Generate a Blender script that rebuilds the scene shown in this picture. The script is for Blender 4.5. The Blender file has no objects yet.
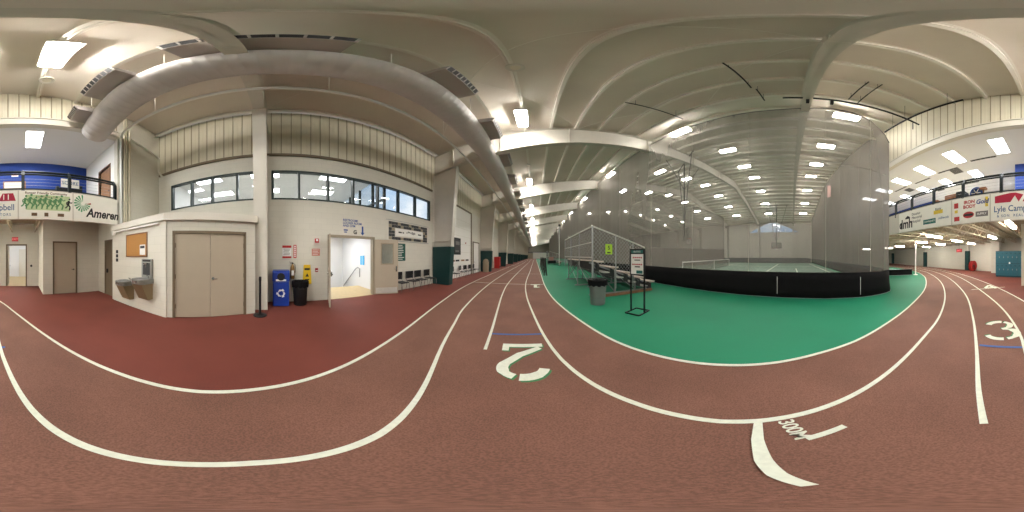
import bpy, math, random
from math import sin, cos, pi, radians as R, atan2, sqrt
from mathutils import Vector, Matrix
random.seed(7)
S = bpy.context.scene
COL = S.collection

# ------------------------------------------------------------------ helpers
def lin(c):
    return tuple(((x/255)/12.92 if x/255 <= .04045 else ((x/255+.055)/1.055)**2.4) for x in c) + (1.0,)

MATS = {}
SPLIT = set('grille_slat pipe_hanger hanger_rod light_hanger rail_bracket red_band print seat_frame print_detail rail_hook grommet small_mark roof_gap logo_arch end_frame pulley_block red_print dark_print title_lettering photo_print photo_print_pale'.split())
def mat(name, rgb, rough=.6, metal=0.0, var=0.0, scale=8.0, bump=0.0, bscale=60.0, spec=.4, emit=0.0, coord='Object'):
    if name in MATS: return MATS[name]
    m = bpy.data.materials.new(name); m.use_nodes = True
    nt = m.node_tree; b = nt.nodes['Principled BSDF']
    b.inputs['Base Color'].default_value = lin(rgb)
    b.inputs['Roughness'].default_value = rough
    b.inputs['Metallic'].default_value = metal
    b.inputs['Specular IOR Level'].default_value = spec
    if emit:
        b.inputs['Emission Color'].default_value = lin(rgb); b.inputs['Emission Strength'].default_value = emit
    tc = nt.nodes.new('ShaderNodeTexCoord')
    if var:
        n = nt.nodes.new('ShaderNodeTexNoise'); n.inputs['Scale'].default_value = scale; n.inputs['Detail'].default_value = 6
        nt.links.new(tc.outputs[coord], n.inputs['Vector'])
        mr = nt.nodes.new('ShaderNodeMapRange'); mr.inputs['To Min'].default_value = 1-var; mr.inputs['To Max'].default_value = 1+var
        mr.inputs['From Min'].default_value = .3; mr.inputs['From Max'].default_value = .7
        nt.links.new(n.outputs['Fac'], mr.inputs['Value'])
        hs = nt.nodes.new('ShaderNodeHueSaturation'); hs.inputs['Color'].default_value = lin(rgb)
        nt.links.new(mr.outputs['Result'], hs.inputs['Value']); nt.links.new(hs.outputs['Color'], b.inputs['Base Color'])
    if bump:
        n2 = nt.nodes.new('ShaderNodeTexNoise'); n2.inputs['Scale'].default_value = bscale; n2.inputs['Detail'].default_value = 3
        nt.links.new(tc.outputs[coord], n2.inputs['Vector'])
        bp = nt.nodes.new('ShaderNodeBump'); bp.inputs['Strength'].default_value = bump; bp.inputs['Distance'].default_value = .01
        nt.links.new(n2.outputs['Fac'], bp.inputs['Height']); nt.links.new(bp.outputs['Normal'], b.inputs['Normal'])
    MATS[name] = m; return m

def block_mat(name, rgb, axis):
    """painted concrete block; axis = the horizontal world axis the wall runs along"""
    m = mat(name, rgb, .55, spec=.3); nt = m.node_tree; b = nt.nodes['Principled BSDF']
    tc = [n for n in nt.nodes if n.type == 'TEX_COORD'][0]
    sp = nt.nodes.new('ShaderNodeSeparateXYZ'); cb = nt.nodes.new('ShaderNodeCombineXYZ')
    nt.links.new(tc.outputs['Object'], sp.inputs[0])
    nt.links.new(sp.outputs[axis], cb.inputs['X']); nt.links.new(sp.outputs['Z'], cb.inputs['Y'])
    br = nt.nodes.new('ShaderNodeTexBrick'); br.inputs['Scale'].default_value = 1.0
    br.inputs['Brick Width'].default_value = .41; br.inputs['Row Height'].default_value = .205
    br.inputs['Mortar Size'].default_value = .006; br.inputs['Mortar Smooth'].default_value = .6
    r2 = tuple(x*.985 for x in rgb); r3 = tuple(x*.945 for x in rgb)
    br.inputs['Color1'].default_value = lin(rgb); br.inputs['Color2'].default_value = lin(r2); br.inputs['Mortar'].default_value = lin(r3)
    nt.links.new(cb.outputs[0], br.inputs['Vector']); nt.links.new(br.outputs['Color'], b.inputs['Base Color'])
    bp = nt.nodes.new('ShaderNodeBump'); bp.inputs['Strength'].default_value = .2; bp.inputs['Distance'].default_value = .006; bp.invert = True
    nt.links.new(br.outputs['Fac'], bp.inputs['Height']); nt.links.new(bp.outputs['Normal'], b.inputs['Normal'])
    return m

def net_mat(name, rgb, cover):
    m = bpy.data.materials.new(name); m.use_nodes = True; nt = m.node_tree
    for n in list(nt.nodes):
        if n.type != 'OUTPUT_MATERIAL': nt.nodes.remove(n)
    out = nt.nodes['Material Output']
    d = nt.nodes.new('ShaderNodeBsdfDiffuse'); d.inputs['Color'].default_value = lin(rgb)
    tl = nt.nodes.new('ShaderNodeBsdfTranslucent'); tl.inputs['Color'].default_value = lin(rgb)
    md = nt.nodes.new('ShaderNodeMixShader'); md.inputs[0].default_value = .4
    nt.links.new(d.outputs[0], md.inputs[1]); nt.links.new(tl.outputs[0], md.inputs[2])
    t = nt.nodes.new('ShaderNodeBsdfTransparent')
    mx = nt.nodes.new('ShaderNodeMixShader')
    tc = nt.nodes.new('ShaderNodeTexCoord'); mp = nt.nodes.new('ShaderNodeMapping'); mp.inputs['Scale'].default_value = (1.3, 1.3, .12)
    n = nt.nodes.new('ShaderNodeTexNoise'); n.inputs['Scale'].default_value = 1.5; n.inputs['Detail'].default_value = 4
    mr = nt.nodes.new('ShaderNodeMapRange'); mr.inputs['From Min'].default_value = .3; mr.inputs['From Max'].default_value = .7
    mr.inputs['To Min'].default_value = max(0, cover-.03); mr.inputs['To Max'].default_value = min(1, cover+.03)
    nt.links.new(tc.outputs['Object'], mp.inputs[0]); nt.links.new(mp.outputs[0], n.inputs['Vector'])
    nt.links.new(n.outputs['Fac'], mr.inputs['Value'])
    # yarn seen at a slant closes up: cover = 1-(1-c)^(1/cos)
    ge = nt.nodes.new('ShaderNodeNewGeometry'); dp = nt.nodes.new('ShaderNodeVectorMath'); dp.operation = 'DOT_PRODUCT'
    nt.links.new(ge.outputs['Normal'], dp.inputs[0]); nt.links.new(ge.outputs['Incoming'], dp.inputs[1])
    def M_(op, a, b):
        q = nt.nodes.new('ShaderNodeMath'); q.operation = op
        for i, x in enumerate((a, b)):
            if x is None: continue
            if isinstance(x, (int, float)): q.inputs[i].default_value = x
            else: nt.links.new(x, q.inputs[i])
        return q.outputs[0]
    ca = M_('MAXIMUM', M_('ABSOLUTE', dp.outputs['Value'], None), .12)
    fac = M_('SUBTRACT', 1.0, M_('POWER', M_('SUBTRACT', 1.0, mr.outputs[0]), M_('DIVIDE', 1.0, ca)))
    nt.links.new(fac, mx.inputs[0])
    nt.links.new(t.outputs[0], mx.inputs[1]); nt.links.new(md.outputs[0], mx.inputs[2]); nt.links.new(mx.outputs[0], out.inputs['Surface'])
    MATS[name] = m; return m

def glass_mat(name, tint=(236, 238, 238), refl=.12):
    m = bpy.data.materials.new(name); m.use_nodes = True; nt = m.node_tree
    for n in list(nt.nodes):
        if n.type != 'OUTPUT_MATERIAL': nt.nodes.remove(n)
    out = nt.nodes['Material Output']
    g = nt.nodes.new('ShaderNodeBsdfGlossy'); g.inputs['Roughness'].default_value = .03
    t = nt.nodes.new('ShaderNodeBsdfTransparent'); t.inputs['Color'].default_value = lin(tint)
    f = nt.nodes.new('ShaderNodeLayerWeight'); f.inputs['Blend'].default_value = .5
    pw = nt.nodes.new('ShaderNodeMath'); pw.operation = 'POWER'; pw.inputs[1].default_value = 5
    ml = nt.nodes.new('ShaderNodeMath'); ml.operation = 'MULTIPLY_ADD'; ml.inputs[1].default_value = .9; ml.inputs[2].default_value = .04
    nt.links.new(f.outputs['Facing'], pw.inputs[0]); nt.links.new(pw.outputs[0], ml.inputs[0])
    mx = nt.nodes.new('ShaderNodeMixShader')
    nt.links.new(ml.outputs[0], mx.inputs[0]); nt.links.new(t.outputs[0], mx.inputs[1]); nt.links.new(g.outputs[0], mx.inputs[2])
    nt.links.new(mx.outputs[0], out.inputs['Surface'])
    MATS[name] = m; return m

class MB:
    def __init__(s): s.v = []; s.f = []
    def add(s, vs, fs):
        o = len(s.v); s.v += [tuple(p) for p in vs]; s.f += [tuple(i+o for i in f) for f in fs]; return s
    def box(s, x0, x1, y0, y1, z0, z1):
        return s.add([(x0,y0,z0),(x1,y0,z0),(x1,y1,z0),(x0,y1,z0),(x0,y0,z1),(x1,y0,z1),(x1,y1,z1),(x0,y1,z1)],
                     [(0,3,2,1),(4,5,6,7),(0,1,5,4),(1,2,6,5),(2,3,7,6),(3,0,4,7)])
    def bar(s, p, q, w, h=None, up=(0,0,1)):
        """rectangular bar from p to q, w across, h along up"""
        h = w if h is None else h
        p = Vector(p); q = Vector(q); d = (q-p).normalized(); up = Vector(up)
        if abs(d.dot(up)) > .99: up = Vector((0,1,0))
        a = d.cross(up).normalized()*(w/2); b = a.cross(d).normalized()*(h/2)
        vs = [p-a-b, p+a-b, p+a+b, p-a+b, q-a-b, q+a-b, q+a+b, q-a+b]
        return s.add(vs, [(0,1,2,3),(7,6,5,4),(0,4,5,1),(1,5,6,2),(2,6,7,3),(3,7,4,0)])
    def prism(s, poly, axis, a0, a1):
        """polygon in the two other axes, extruded along axis ('x','y','z')"""
        def mk(p, a): return {'x': (a,p[0],p[1]), 'y': (p[0],a,p[1]), 'z': (p[0],p[1],a)}[axis]
        n = len(poly)
        vs = [mk(p,a0) for p in poly]+[mk(p,a1) for p in poly]
        fs = [tuple(range(n))[::-1], tuple(range(n,2*n))]+[(i,(i+1)%n,n+(i+1)%n,n+i) for i in range(n)]
        return s.add(vs, fs)
    def cyl(s, p, q, r0, r1=None, n=14, caps=True):
        r1 = r0 if r1 is None else r1
        p = Vector(p); q = Vector(q); d = (q-p).normalized()
        u = d.cross(Vector((0,0,1)) if abs(d.z) < .95 else Vector((1,0,0))).normalized(); w = d.cross(u)
        vs = []
        for c, r in ((p,r0),(q,r1)):
            vs += [c+u*(r*cos(2*pi*i/n))+w*(r*sin(2*pi*i/n)) for i in range(n)]
        fs = [(i,(i+1)%n,n+(i+1)%n,n+i) for i in range(n)]
        if caps: fs += [tuple(range(n))[::-1], tuple(range(n,2*n))]
        return s.add(vs, fs)
    def tube(s, pts, r, n=8):
        pts = [Vector(p) for p in pts]; rings = []; prev = None
        for i, p in enumerate(pts):
            d = (pts[min(i+1,len(pts)-1)]-pts[max(i-1,0)]).normalized()
            if prev is None:
                u = d.cross(Vector((0,0,1)) if abs(d.z) < .95 else Vector((1,0,0))).normalized()
            else:
                u = (prev-d*prev.dot(d)).normalized()
            prev = u; w = d.cross(u)
            rings.append([p+u*(r*cos(2*pi*k/n))+w*(r*sin(2*pi*k/n)) for k in range(n)])
        vs = [v for g in rings for v in g]; fs = []
        for i in range(len(pts)-1):
            for k in range(n):
                fs.append((i*n+k, i*n+(k+1)%n, (i+1)*n+(k+1)%n, (i+1)*n+k))
        fs += [tuple(range(n))[::-1], tuple(range((len(pts)-1)*n, len(pts)*n))]
        return s.add(vs, fs)
    def lathe(s, prof, n=24, c=(0,0,0), axis='z', sq=0.0):
        vs = []
        for r, z in prof:
            for k in range(n):
                a = 2*pi*k/n
                x, y = r*cos(a), r*sin(a)
                vs.append({'z': (c[0]+x,c[1]+y,c[2]+z), 'x': (c[0]+z,c[1]+x,c[2]+y), 'y': (c[0]+x,c[1]+z,c[2]+y)}[axis])
        fs = []
        for i in range(len(prof)-1):
            for k in range(n): fs.append((i*n+k, i*n+(k+1)%n, (i+1)*n+(k+1)%n, (i+1)*n+k))
        fs += [tuple(range(n))[::-1], tuple(range((len(prof)-1)*n, len(prof)*n))]
        return s.add(vs, fs)
    def strip(s, pts, w, z, t=.004):
        """flat band of width w (number or list) along 2-D points with thickness t"""
        n = len(pts); L = []; Rr = []
        for i in range(n):
            a = Vector(pts[max(i-1,0)]); b = Vector(pts[min(i+1,n-1)]); d = (b-a).normalized(); nn = Vector((-d.y, d.x))
            ww = (w[i] if isinstance(w,(list,tuple)) else w)/2
            L.append(Vector(pts[i])+nn*ww); Rr.append(Vector(pts[i])-nn*ww)
        vs = [(p.x,p.y,z+t) for p in L]+[(p.x,p.y,z+t) for p in Rr]+[(p.x,p.y,z) for p in L]+[(p.x,p.y,z) for p in Rr]
        fs = []
        for i in range(n-1):
            fs += [(i,n+i,n+i+1,i+1),(2*n+i,i,i+1,2*n+i+1),(n+i,3*n+i,3*n+i+1,n+i+1)]
        fs += [(0,2*n,3*n,n),(n-1,2*n-1,4*n-1,3*n-1)]
        return s.add(vs, fs)
    def xf(s, M, start=0):
        s.v = s.v[:start]+[tuple(M @ Vector(p)) for p in s.v[start:]]; return s
    def islands(s):
        par = list(range(len(s.v)))
        def fd(i):
            while par[i] != i: par[i] = par[par[i]]; i = par[i]
            return i
        for f in s.f:
            for j in f[1:]: par[fd(j)] = fd(f[0])
        G = {}
        for i in range(len(s.v)): G.setdefault(fd(i), []).append(i)
        out = []
        for ids in G.values():
            mp = {i: k for k, i in enumerate(ids)}; m = MB(); m.v = [s.v[i] for i in ids]
            m.f = [tuple(mp[i] for i in f) for f in s.f if f[0] in mp]; out.append(m)
        return out
    def build(s, name, m, parent=None, smooth=False, bevel=0.0):
        if name in SPLIT and parent is not None:
            isl = s.islands()
            if len(isl) > 1:
                for q in isl[1:]: q._build(name, m, parent, smooth, bevel)
                return isl[0]._build(name, m, parent, smooth, bevel)
        return s._build(name, m, parent, smooth, bevel)
    def _build(s, name, m, parent=None, smooth=False, bevel=0.0):
        me = bpy.data.meshes.new(name); me.from_pydata(s.v, [], s.f); me.update()
        if isinstance(m, str): m = MATS[m]
        me.materials.append(m)
        if smooth:
            me.polygons.foreach_set('use_smooth', [True]*len(me.polygons)); me.set_sharp_from_angle(angle=R(38))
        o = bpy.data.objects.new(name, me); COL.objects.link(o)
        if parent is not None: o.parent = parent
        if bevel:
            b = o.modifiers.new('bevel', 'BEVEL'); b.width = bevel; b.segments = 2; b.limit_method = 'ANGLE'
        return o

def tag(o, label, cat, group=None, kind=None):
    o['label'] = label; o['category'] = cat
    if group: o['group'] = group
    if kind: o['kind'] = kind
    return o
def thing(name, label, cat, loc=(0,0,0), rz=0.0, group=None, kind=None):
    o = bpy.data.objects.new(name, None); COL.objects.link(o); o.empty_display_size = .1
    o.location = loc; o.rotation_euler = (0,0,rz)
    return tag(o, label, cat, group, kind)
def struct(o, label=None, cat=None):
    o['kind'] = 'structure'
    if label: o['label'] = label
    if cat: o['category'] = cat
    return o
def dup(o, loc=None, rz=None, label=None):
    def rec(a, par):
        c = a.copy(); COL.objects.link(c); c.parent = par
        for ch in a.children: rec(ch, c)
        return c
    c = rec(o, None)
    if loc is not None: c.location = loc
    if rz is not None: c.rotation_euler = (0,0,rz)
    if label: c['label'] = label
    return c
def lettering(name, body, size, m, parent, loc, rot=(pi/2,0,0), align='CENTER', bold=0.0, shear=0.0, sx=1.0, ext=.0015, gap=1.0, line=1.0):
    cu = bpy.data.curves.new(name, 'FONT'); cu.body = body; cu.size = size; cu.align_x = align; cu.align_y = 'CENTER'
    cu.extrude = ext; cu.offset = bold; cu.shear = shear; cu.space_character = gap; cu.space_line = line; cu.resolution_u = 3
    t = bpy.data.objects.new(name+'_tmp', cu)
    me = bpy.data.meshes.new_from_object(t); bpy.data.objects.remove(t); bpy.data.curves.remove(cu)
    me.materials.clear(); me.materials.append(MATS[m] if isinstance(m,str) else m)
    o = bpy.data.objects.new(name, me); COL.objects.link(o); o.parent = parent
    o.location = loc; o.rotation_euler = rot; o.scale = (sx,1,1)
    me.name = name
    return o
def crom(pts, step=.25):
    """Catmull-Rom resampling of a 2-D polyline"""
    P = [Vector(p) for p in pts]; out = []
    for i in range(len(P)-1):
        p0 = P[i-1] if i else P[0]*2-P[1]; p1, p2 = P[i], P[i+1]; p3 = P[i+2] if i+2 < len(P) else P[-1]*2-P[-2]
        d1 = max((p1-p0).length**.5,1e-4); d2 = max((p2-p1).length**.5,1e-4); d3 = max((p3-p2).length**.5,1e-4)
        n = max(1, min(40, int((p2-p1).length/step)))
        m1 = (p2-p1)+((p1-p0)/d1-(p2-p0)/(d1+d2))*d2; m2 = (p2-p1)+((p3-p2)/d3-(p3-p1)/(d2+d3))*d2
        for k in range(n):
            t = k/n
            out.append(p1*(2*t**3-3*t*t+1)+m1*(t**3-2*t*t+t)+p2*(-2*t**3+3*t*t)+m2*(t**3-t*t))
    out.append(P[-1]); return [tuple(p) for p in out]

# ------------------------------------------------------------------ materials
CREAM = (208, 203, 191)
mat('cream', CREAM, .5, var=.03, scale=2.0)
mat('cream_trim', (212, 207, 195), .5)
mat('steel_white', (208, 203, 192), .5, var=.03, scale=3)
mat('white_paint', (232, 230, 224), .5)
mat('soft_white', (222, 222, 222), .6)
block_mat('block_y', (211, 207, 194), 'Y')
block_mat('block_x', (211, 207, 194), 'X')
mat('panel', (212, 205, 184), .5, var=.03, scale=2)
mat('panel_joint_shade', (158, 148, 124), .7)  # shadow of the siding grooves, put into a darker colour
mat('roof_liner', (220, 211, 199), .7, var=.05, scale=.7)
mat('purlin', (228, 223, 213), .55)
mat('track_red', (120, 84, 71), .75, var=.14, scale=1.1, bump=.5, bscale=220, spec=.25)
mat('walk_red', (113, 58, 48), .7, var=.12, scale=.9, bump=.4, bscale=220, spec=.3)
mat('infield', (24, 124, 90), .6, var=.06, scale=.8, bump=.15, bscale=120, spec=.35)
mat('court', (82, 108, 92), .6, var=.04, scale=.6)
mat('line_white', (216, 219, 203), .7, var=.07, scale=30)
mat('line_green', (60, 120, 76), .7)
mat('line_blue', (62, 92, 150), .7, var=.1, scale=20)
mat('door_tan', (174, 162, 143), .5, var=.02, scale=3)
mat('frame_tan', (150, 138, 118), .5)
mat('frame_brown', (112, 98, 78), .5)
mat('frame_green', (28, 44, 42), .4)
mat('pad_green', (16, 56, 55), .5, var=.06, scale=5)
mat('rail_green', (20, 32, 32), .4)
mat('duct', (192, 186, 182), .6, .0, var=.03, scale=4)
mat('duct_box', (172, 165, 160), .5, .2)
mat('black', (16, 16, 18), .5)
mat('black_vinyl', (11, 9, 11), .8, var=.2, scale=3, spec=.2)
mat('black_metal', (22, 22, 24), .4, .3)
mat('dark_grey', (58, 58, 60), .5)
mat('grey_plastic', (112, 116, 112), .5, var=.04)
mat('galv', (158, 160, 160), .4, .6, var=.08, scale=12)
mat('alu', (196, 194, 186), .4, .4, var=.06, scale=10)
mat('plank', (206, 190, 178), .5, .15, var=.06, scale=8)
mat('wood', (128, 92, 66), .7, var=.15, scale=9)
mat('chrome', (190, 192, 192), .25, .85)
mat('stainless', (150, 152, 148), .3, .8, var=.06, scale=14)
mat('stain_skirt', (150, 134, 104), .4, .35)
mat('recycle_blue', (20, 54, 142), .4)
mat('white', (230, 230, 228), .5)
mat('yellow', (214, 178, 34), .5)
mat('red', (182, 36, 34), .5)
mat('red_deep', (150, 24, 28), .5)
mat('pink_red', (196, 120, 104), .6)
mat('pink_curtain', (196, 150, 142), .8)
mat('blue_text', (36, 70, 140), .6)
mat('blue_paint', (30, 62, 140), .6, var=.05, scale=1)
mat('sky_blue', (70, 168, 216), .6)
mat('cork', (170, 122, 66), .85, var=.14, scale=60)
mat('locker', (42, 96, 112), .45, var=.04)
mat('locker_dark', (26, 62, 74), .5)
mat('sign_green', (26, 82, 70), .6)
mat('paper', (234, 232, 226), .7)
mat('banner_white', (246, 244, 234), .7, var=.03, scale=3)
mat('banner_green', (198, 216, 168), .7, var=.12, scale=4)
mat('leaf_green', (40, 150, 88), .6)
mat('runner_green', (92, 150, 98), .6)
mat('text_dark', (34, 34, 34), .6)
mat('text_brown', (110, 88, 60), .6)
mat('mag_red', (178, 30, 62), .6)
mat('steel_blue', (40, 92, 140), .6)
mat('logo_red', (186, 52, 52), .6)
mat('logo_yellow', (224, 196, 70), .6)
mat('logo_teal', (40, 104, 100), .6)
mat('lime', (168, 208, 60), .6)
mat('deck_tan', (158, 146, 120), .7, var=.1, scale=3)
mat('joist', (176, 166, 142), .6)
mat('tile_tan', (190, 168, 128), .5, var=.06, scale=6)
mat('brown_wood', (150, 112, 84), .6, var=.1, scale=6)
mat('brown_leather', (140, 92, 62), .55)
mat('tan_bin', (150, 134, 112), .6)
mat('vent_grey', (120, 118, 116), .6)
mat('copper', (128, 96, 52), .4, .3)
mat('far_grey', (138, 132, 122), .7, var=.05, scale=.5)
mat('band_grey', (108, 100, 94), .7, var=.05, scale=1)
mat('rope', (150, 146, 136), .8)
mat('lamp_white', (255, 250, 243), .5, emit=100)
mat('lamp_cool', (250, 252, 255), .5, emit=7)
mat('lamp_strip', (255, 251, 240), .5, emit=70)
mat('exit_red', (224, 110, 112), .5, emit=.5)
net_mat('netting', (122, 117, 110), .45)
net_mat('netting_inner', (120, 114, 106), .25)
glass_mat('glass')

# ------------------------------------------------------------------ hall dimensions (metres; eye at 1.55 over the lanes)
EYE = 1.55
WX = -5.4                    # track-side wall
RIDGE, EAST = 21.0, 38.5
NY, SY = 97.6, -4.9         # far gable, balcony front
def roof(x): return 9.05+.175*(x if x <= RIDGE else 2*RIDGE-x)
BAYS = [-.5+8.05*k for k in range(13)]

# ---- floor
struct(MB().box(WX-.2, 52, -27, NY+1, -.2, 0).build('floor', 'walk_red'), 'dark red rubber floor beside the lanes', 'floor')

for nm_ in ('track_red', 'walk_red'):
    nt = MATS[nm_].node_tree; b = nt.nodes['Principled BSDF']
    hs = [n for n in nt.nodes if n.type == 'HUE_SAT'][0]; tc = [n for n in nt.nodes if n.type == 'TEX_COORD'][0]
    n = nt.nodes.new('ShaderNodeTexNoise'); n.inputs['Scale'].default_value = 90; n.inputs['Detail'].default_value = 2
    nt.links.new(tc.outputs['Object'], n.inputs['Vector'])
    mr = nt.nodes.new('ShaderNodeMapRange'); mr.inputs['From Min'].default_value = .35; mr.inputs['From Max'].default_value = .65; mr.inputs['To Min'].default_value = .8; mr.inputs['To Max'].default_value = 1.2
    nt.links.new(n.outputs['Fac'], mr.inputs['Value'])
    h2 = nt.nodes.new('ShaderNodeHueSaturation'); nt.links.new(hs.outputs['Color'], h2.inputs['Color']); nt.links.new(mr.outputs['Result'], h2.inputs['Value']); nt.links.new(h2.outputs['Color'], b.inputs['Base Color'])

L1 = [(.5,96),(.5,40),(.5,20),(.5,12),(.5,8.7),(.62,6),(.82,4.53),(.98,3.69),(1.27,2.34),(1.57,1.4),(1.81,.71),(2.02,.14),(2.23,-.37),(2.47,-1.02),(2.87,-1.84),(3.52,-3.05),(4.9,-5.2),(6.5,-7.1),(8.4,-8.95),(11.3,-10.95),(15,-12.4),(18.5,-13.3),(22.1,-13.6)]
L2 = [(-.5,96),(-.5,40),(-.5,17),(-.5,8.7),(-.3,6),(-.1,4.53),(.18,2.8),(.34,2.07),(.54,1.44),(.70,1.0),(.80,.67),(.87,.4),(.95,.18),(1.07,-.1),(1.25,-.5),(1.42,-.88),(1.9,-1.95),(2.39,-3.05),(3.57,-4.94),(5.6,-7.4),(8,-9.6),(10.9,-11.7),(15,-13.4),(22.1,-14.6)]
L3a = [(-1.5,96),(-1.5,40),(-1.5,9.15),(-1.29,6.4),(-1.04,4.49),(-.85,3.2),(-.72,2.28)]
L3b = [(.35,-.86),(.58,-1.3),(1.04,-2.25),(1.7,-3.48),(2.97,-5.48),(5.4,-8.3),(8,-10.7),(11.3,-12.9),(16,-14.8),(22,-15.6)]
L4 = [(-2.5,96),(-2.5,40),(-2.5,9.2),(-1.95,4.1),(-1.7,3.2),(-1.35,2.1),(-.87,1.0),(-.65,.46),(-.53,.1),(-.47,-.08),(-.36,-.32),(-.24,-.63),(-.05,-1.15),(.28,-2.2),(.5,-2.95),(1.22,-4.4),(3.1,-6.92),(6.1,-10.2),(9,-12.6),(12.3,-14.5),(17,-16),(22,-16.6)]
L5 = [(-3.5,96),(-3.5,40),(-3.5,8.3),(-2.87,4.32),(-2.22,2.04),(-2.01,1.4),(-1.64,.37),(-1.43,-.2),(-1.24,-.66),(-.99,-1.42),(-.42,-2.85),(.2,-4.25),(.76,-5.35),(2.7,-7.91),(6.2,-11.3),(10.5,-14.3),(16,-16.8),(22,-17.6)]
lines = [crom(p) for p in (L1, L2, L3a, L3b, L4, L5)]
# running surface between the outer lane line and the infield
o5 = lines[5]; i1 = lines[0]
mb = MB()
def resamp(pts, n):
    ds = [0]
    for a, b in zip(pts, pts[1:]): ds.append(ds[-1]+(Vector(b)-Vector(a)).length)
    out = []; j = 0
    for k in range(n):
        t = ds[-1]*k/(n-1)
        while j < len(pts)-2 and ds[j+1] < t: j += 1
        f = (t-ds[j])/max(ds[j+1]-ds[j],1e-6); out.append(Vector(pts[j]).lerp(Vector(pts[j+1]), f))
    return out
oa = resamp([p for p in o5 if p[1] <= 40], 240); ia = resamp([p for p in i1 if p[1] <= 40], 240)
oa = [Vector((-3.5,96))]+oa; ia = [Vector((.5,96))]+ia
n = len(oa)
mb.add([(p.x,p.y,.003) for p in oa]+[(p.x,p.y,.003) for p in ia], [(i+1,i,n+i,n+i+1) for i in range(n-1)])
struct(mb.build('track_floor', 'track_red'), 'brownish red running lanes', 'running track')
# infield
left = [p for p in i1]; right = [(38.4,-13.6),(38.4,96)]
poly = left+right
mb = MB(); n = len(poly)
mb.add([(x,y,.006) for x,y in poly]+[(x,y,-.01) for x,y in poly], [tuple(range(n)), *[(i,n+i,n+(i+1)%n,(i+1)%n) for i in range(n)]])
struct(mb.build('infield_floor', 'infield'), 'green infield floor inside the lanes', 'floor')
lab = ['white lane line edging the green infield', 'white lane line between lane one and lane two', 'white lane line passing left of the painted numeral 2', 'white lane line passing left of the painted numeral 3', 'white lane line sweeping closest past the viewer', 'outermost white lane line beside the walkway']
for k, ln in enumerate(lines):
    w = .05
    struct(MB().strip(ln, w, .007 if k else .009, .004).build('lane_line_marking', 'line_white'), lab[k], 'lane line')
struct(MB().strip([(-3.5,8.9),(.5,8.75)], .05, .008, .002).build('cross_line_marking', 'line_white'), 'white cross line over all four lanes', 'lane line')
struct(MB().strip([(-2.4,14),(.5,13.9)], .03, .008, .002).build('cross_line_marking', 'line_white'), 'faint farther cross line over the lanes', 'lane line')
struct(MB().strip([(-.84,2.88),(.15,2.98)], .055, .008, .002).build('cross_line_marking', 'line_blue'), 'blue line across lane two before the numeral 2', 'lane line')
struct(MB().strip([(1.02,-2.32),(.27,-2.45)], .055, .008, .002).build('cross_line_marking', 'line_blue'), 'blue line across lane three before the numeral 3', 'lane line')
struct(MB().strip([(2.05,-7.75),(3.3,-6.6)], .05, .008, .002).build('cross_line_marking', 'line_white'), 'white line across lane three before the numeral 4', 'lane line')
struct(MB().strip([(.93,.19),(.72,.15),(.5,.085),(.36,.03),(.25,-.03)], [.05,.058,.06,.05,.035], .012, .002).build('start_line_marking', 'line_white'), 'thick white start line beside the painted 300M', 'lane line')
struct(MB().strip([(.74,-.07),(.85,-.29)], .045, .012, .002).build('dash_marking', 'line_white'), 'short white dash beside the painted 300M', 'lane line')

# painted numerals: stencil strokes in a unit frame (x right, y up), reader facing the balcony
def arc(cx, cy, rx, ry, a0, a1, n=14): return [(cx+rx*cos(R(a0+(a1-a0)*k/(n-1))), cy+ry*sin(R(a0+(a1-a0)*k/(n-1)))) for k in range(n)]
NUM = {
 '2': [(arc(0,.70,.30,.225,168,80,10), [.15]*4+[.17]*6), (arc(0,.70,.30,.225,66,-30,10)+[(.06,.36),(-.30,.15)], [.13]*4+[.17]*5+[.15]*2+[.12]), ([(-.36,.065),(.38,.065)], .13), ([(.315,.06),(.315,.24)], .12)],
 '3': [(arc(0,.73,.27,.20,165,72,9), [.15]*9), (arc(0,.73,.27,.20,58,-85,10), [.11]*3+[.15]*4+[.08]*3), (arc(0,.285,.33,.235,82,-78,12), [.08]*3+[.16]*6+[.1]*3), (arc(0,.285,.33,.235,-92,-168,8), [.12]*8)],
 '1': [([(0,.05),(0,.95)], .16), ([(-.25,.06),(.25,.06)], .12), ([(0,.93),(-.2,.78)], .12)],
 '4': [([(.12,.02),(.12,.98)], .15), ([(-.36,.30),(.34,.30)], .13), ([(.1,.96),(-.34,.32)], .13)],
}
def numeral(ch, x, y, rz, w, h, label):
    t = thing('lane_number', label, 'floor marking', (x,y,0), rz, 'numerals painted on the lanes')
    for nm, m, dx, dy, z in (('shadow_paint','line_green',-.018,.028,.0085), ('white_paint','line_white',0,0,.011)):
        mb = MB()
        for k, (pts, ww) in enumerate(NUM[ch]):
            pts = [((px)*w+dx, (py-.5)*h+dy) for px, py in pts]
            ww = [q*w for q in ww] if isinstance(ww, list) else ww*w
            mb.strip(pts, ww, z+.0003*k, .002)
        mb.build(nm, m, t)
numeral('2', -.15, 2.08, pi+.08, .82, .98, 'large white stencil numeral 2 with green shadow painted on the lane')
numeral('3', .89, -3.06, pi+.42, .84, .95, 'large white stencil numeral 3 with green shadow painted on the lane')
numeral('1', .02, 8.25, pi, 1.0, .9, 'small distant white numeral 1 painted on the lane beside the infield')
numeral('4', 2.75, -7.55, pi+.75, .95, .9, 'distant white numeral 4 painted on the lane under the balcony')
t = thing('distance_mark', 'white letters 300M painted beside the thick start line', 'floor marking', (.855,-.01,.0), 0)
lettering('lettering', '300M', .135, 'line_white', t, (0,0,.012), (0,0,pi+.42), bold=.002, gap=.95, sx=.85, ext=.001)

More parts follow.
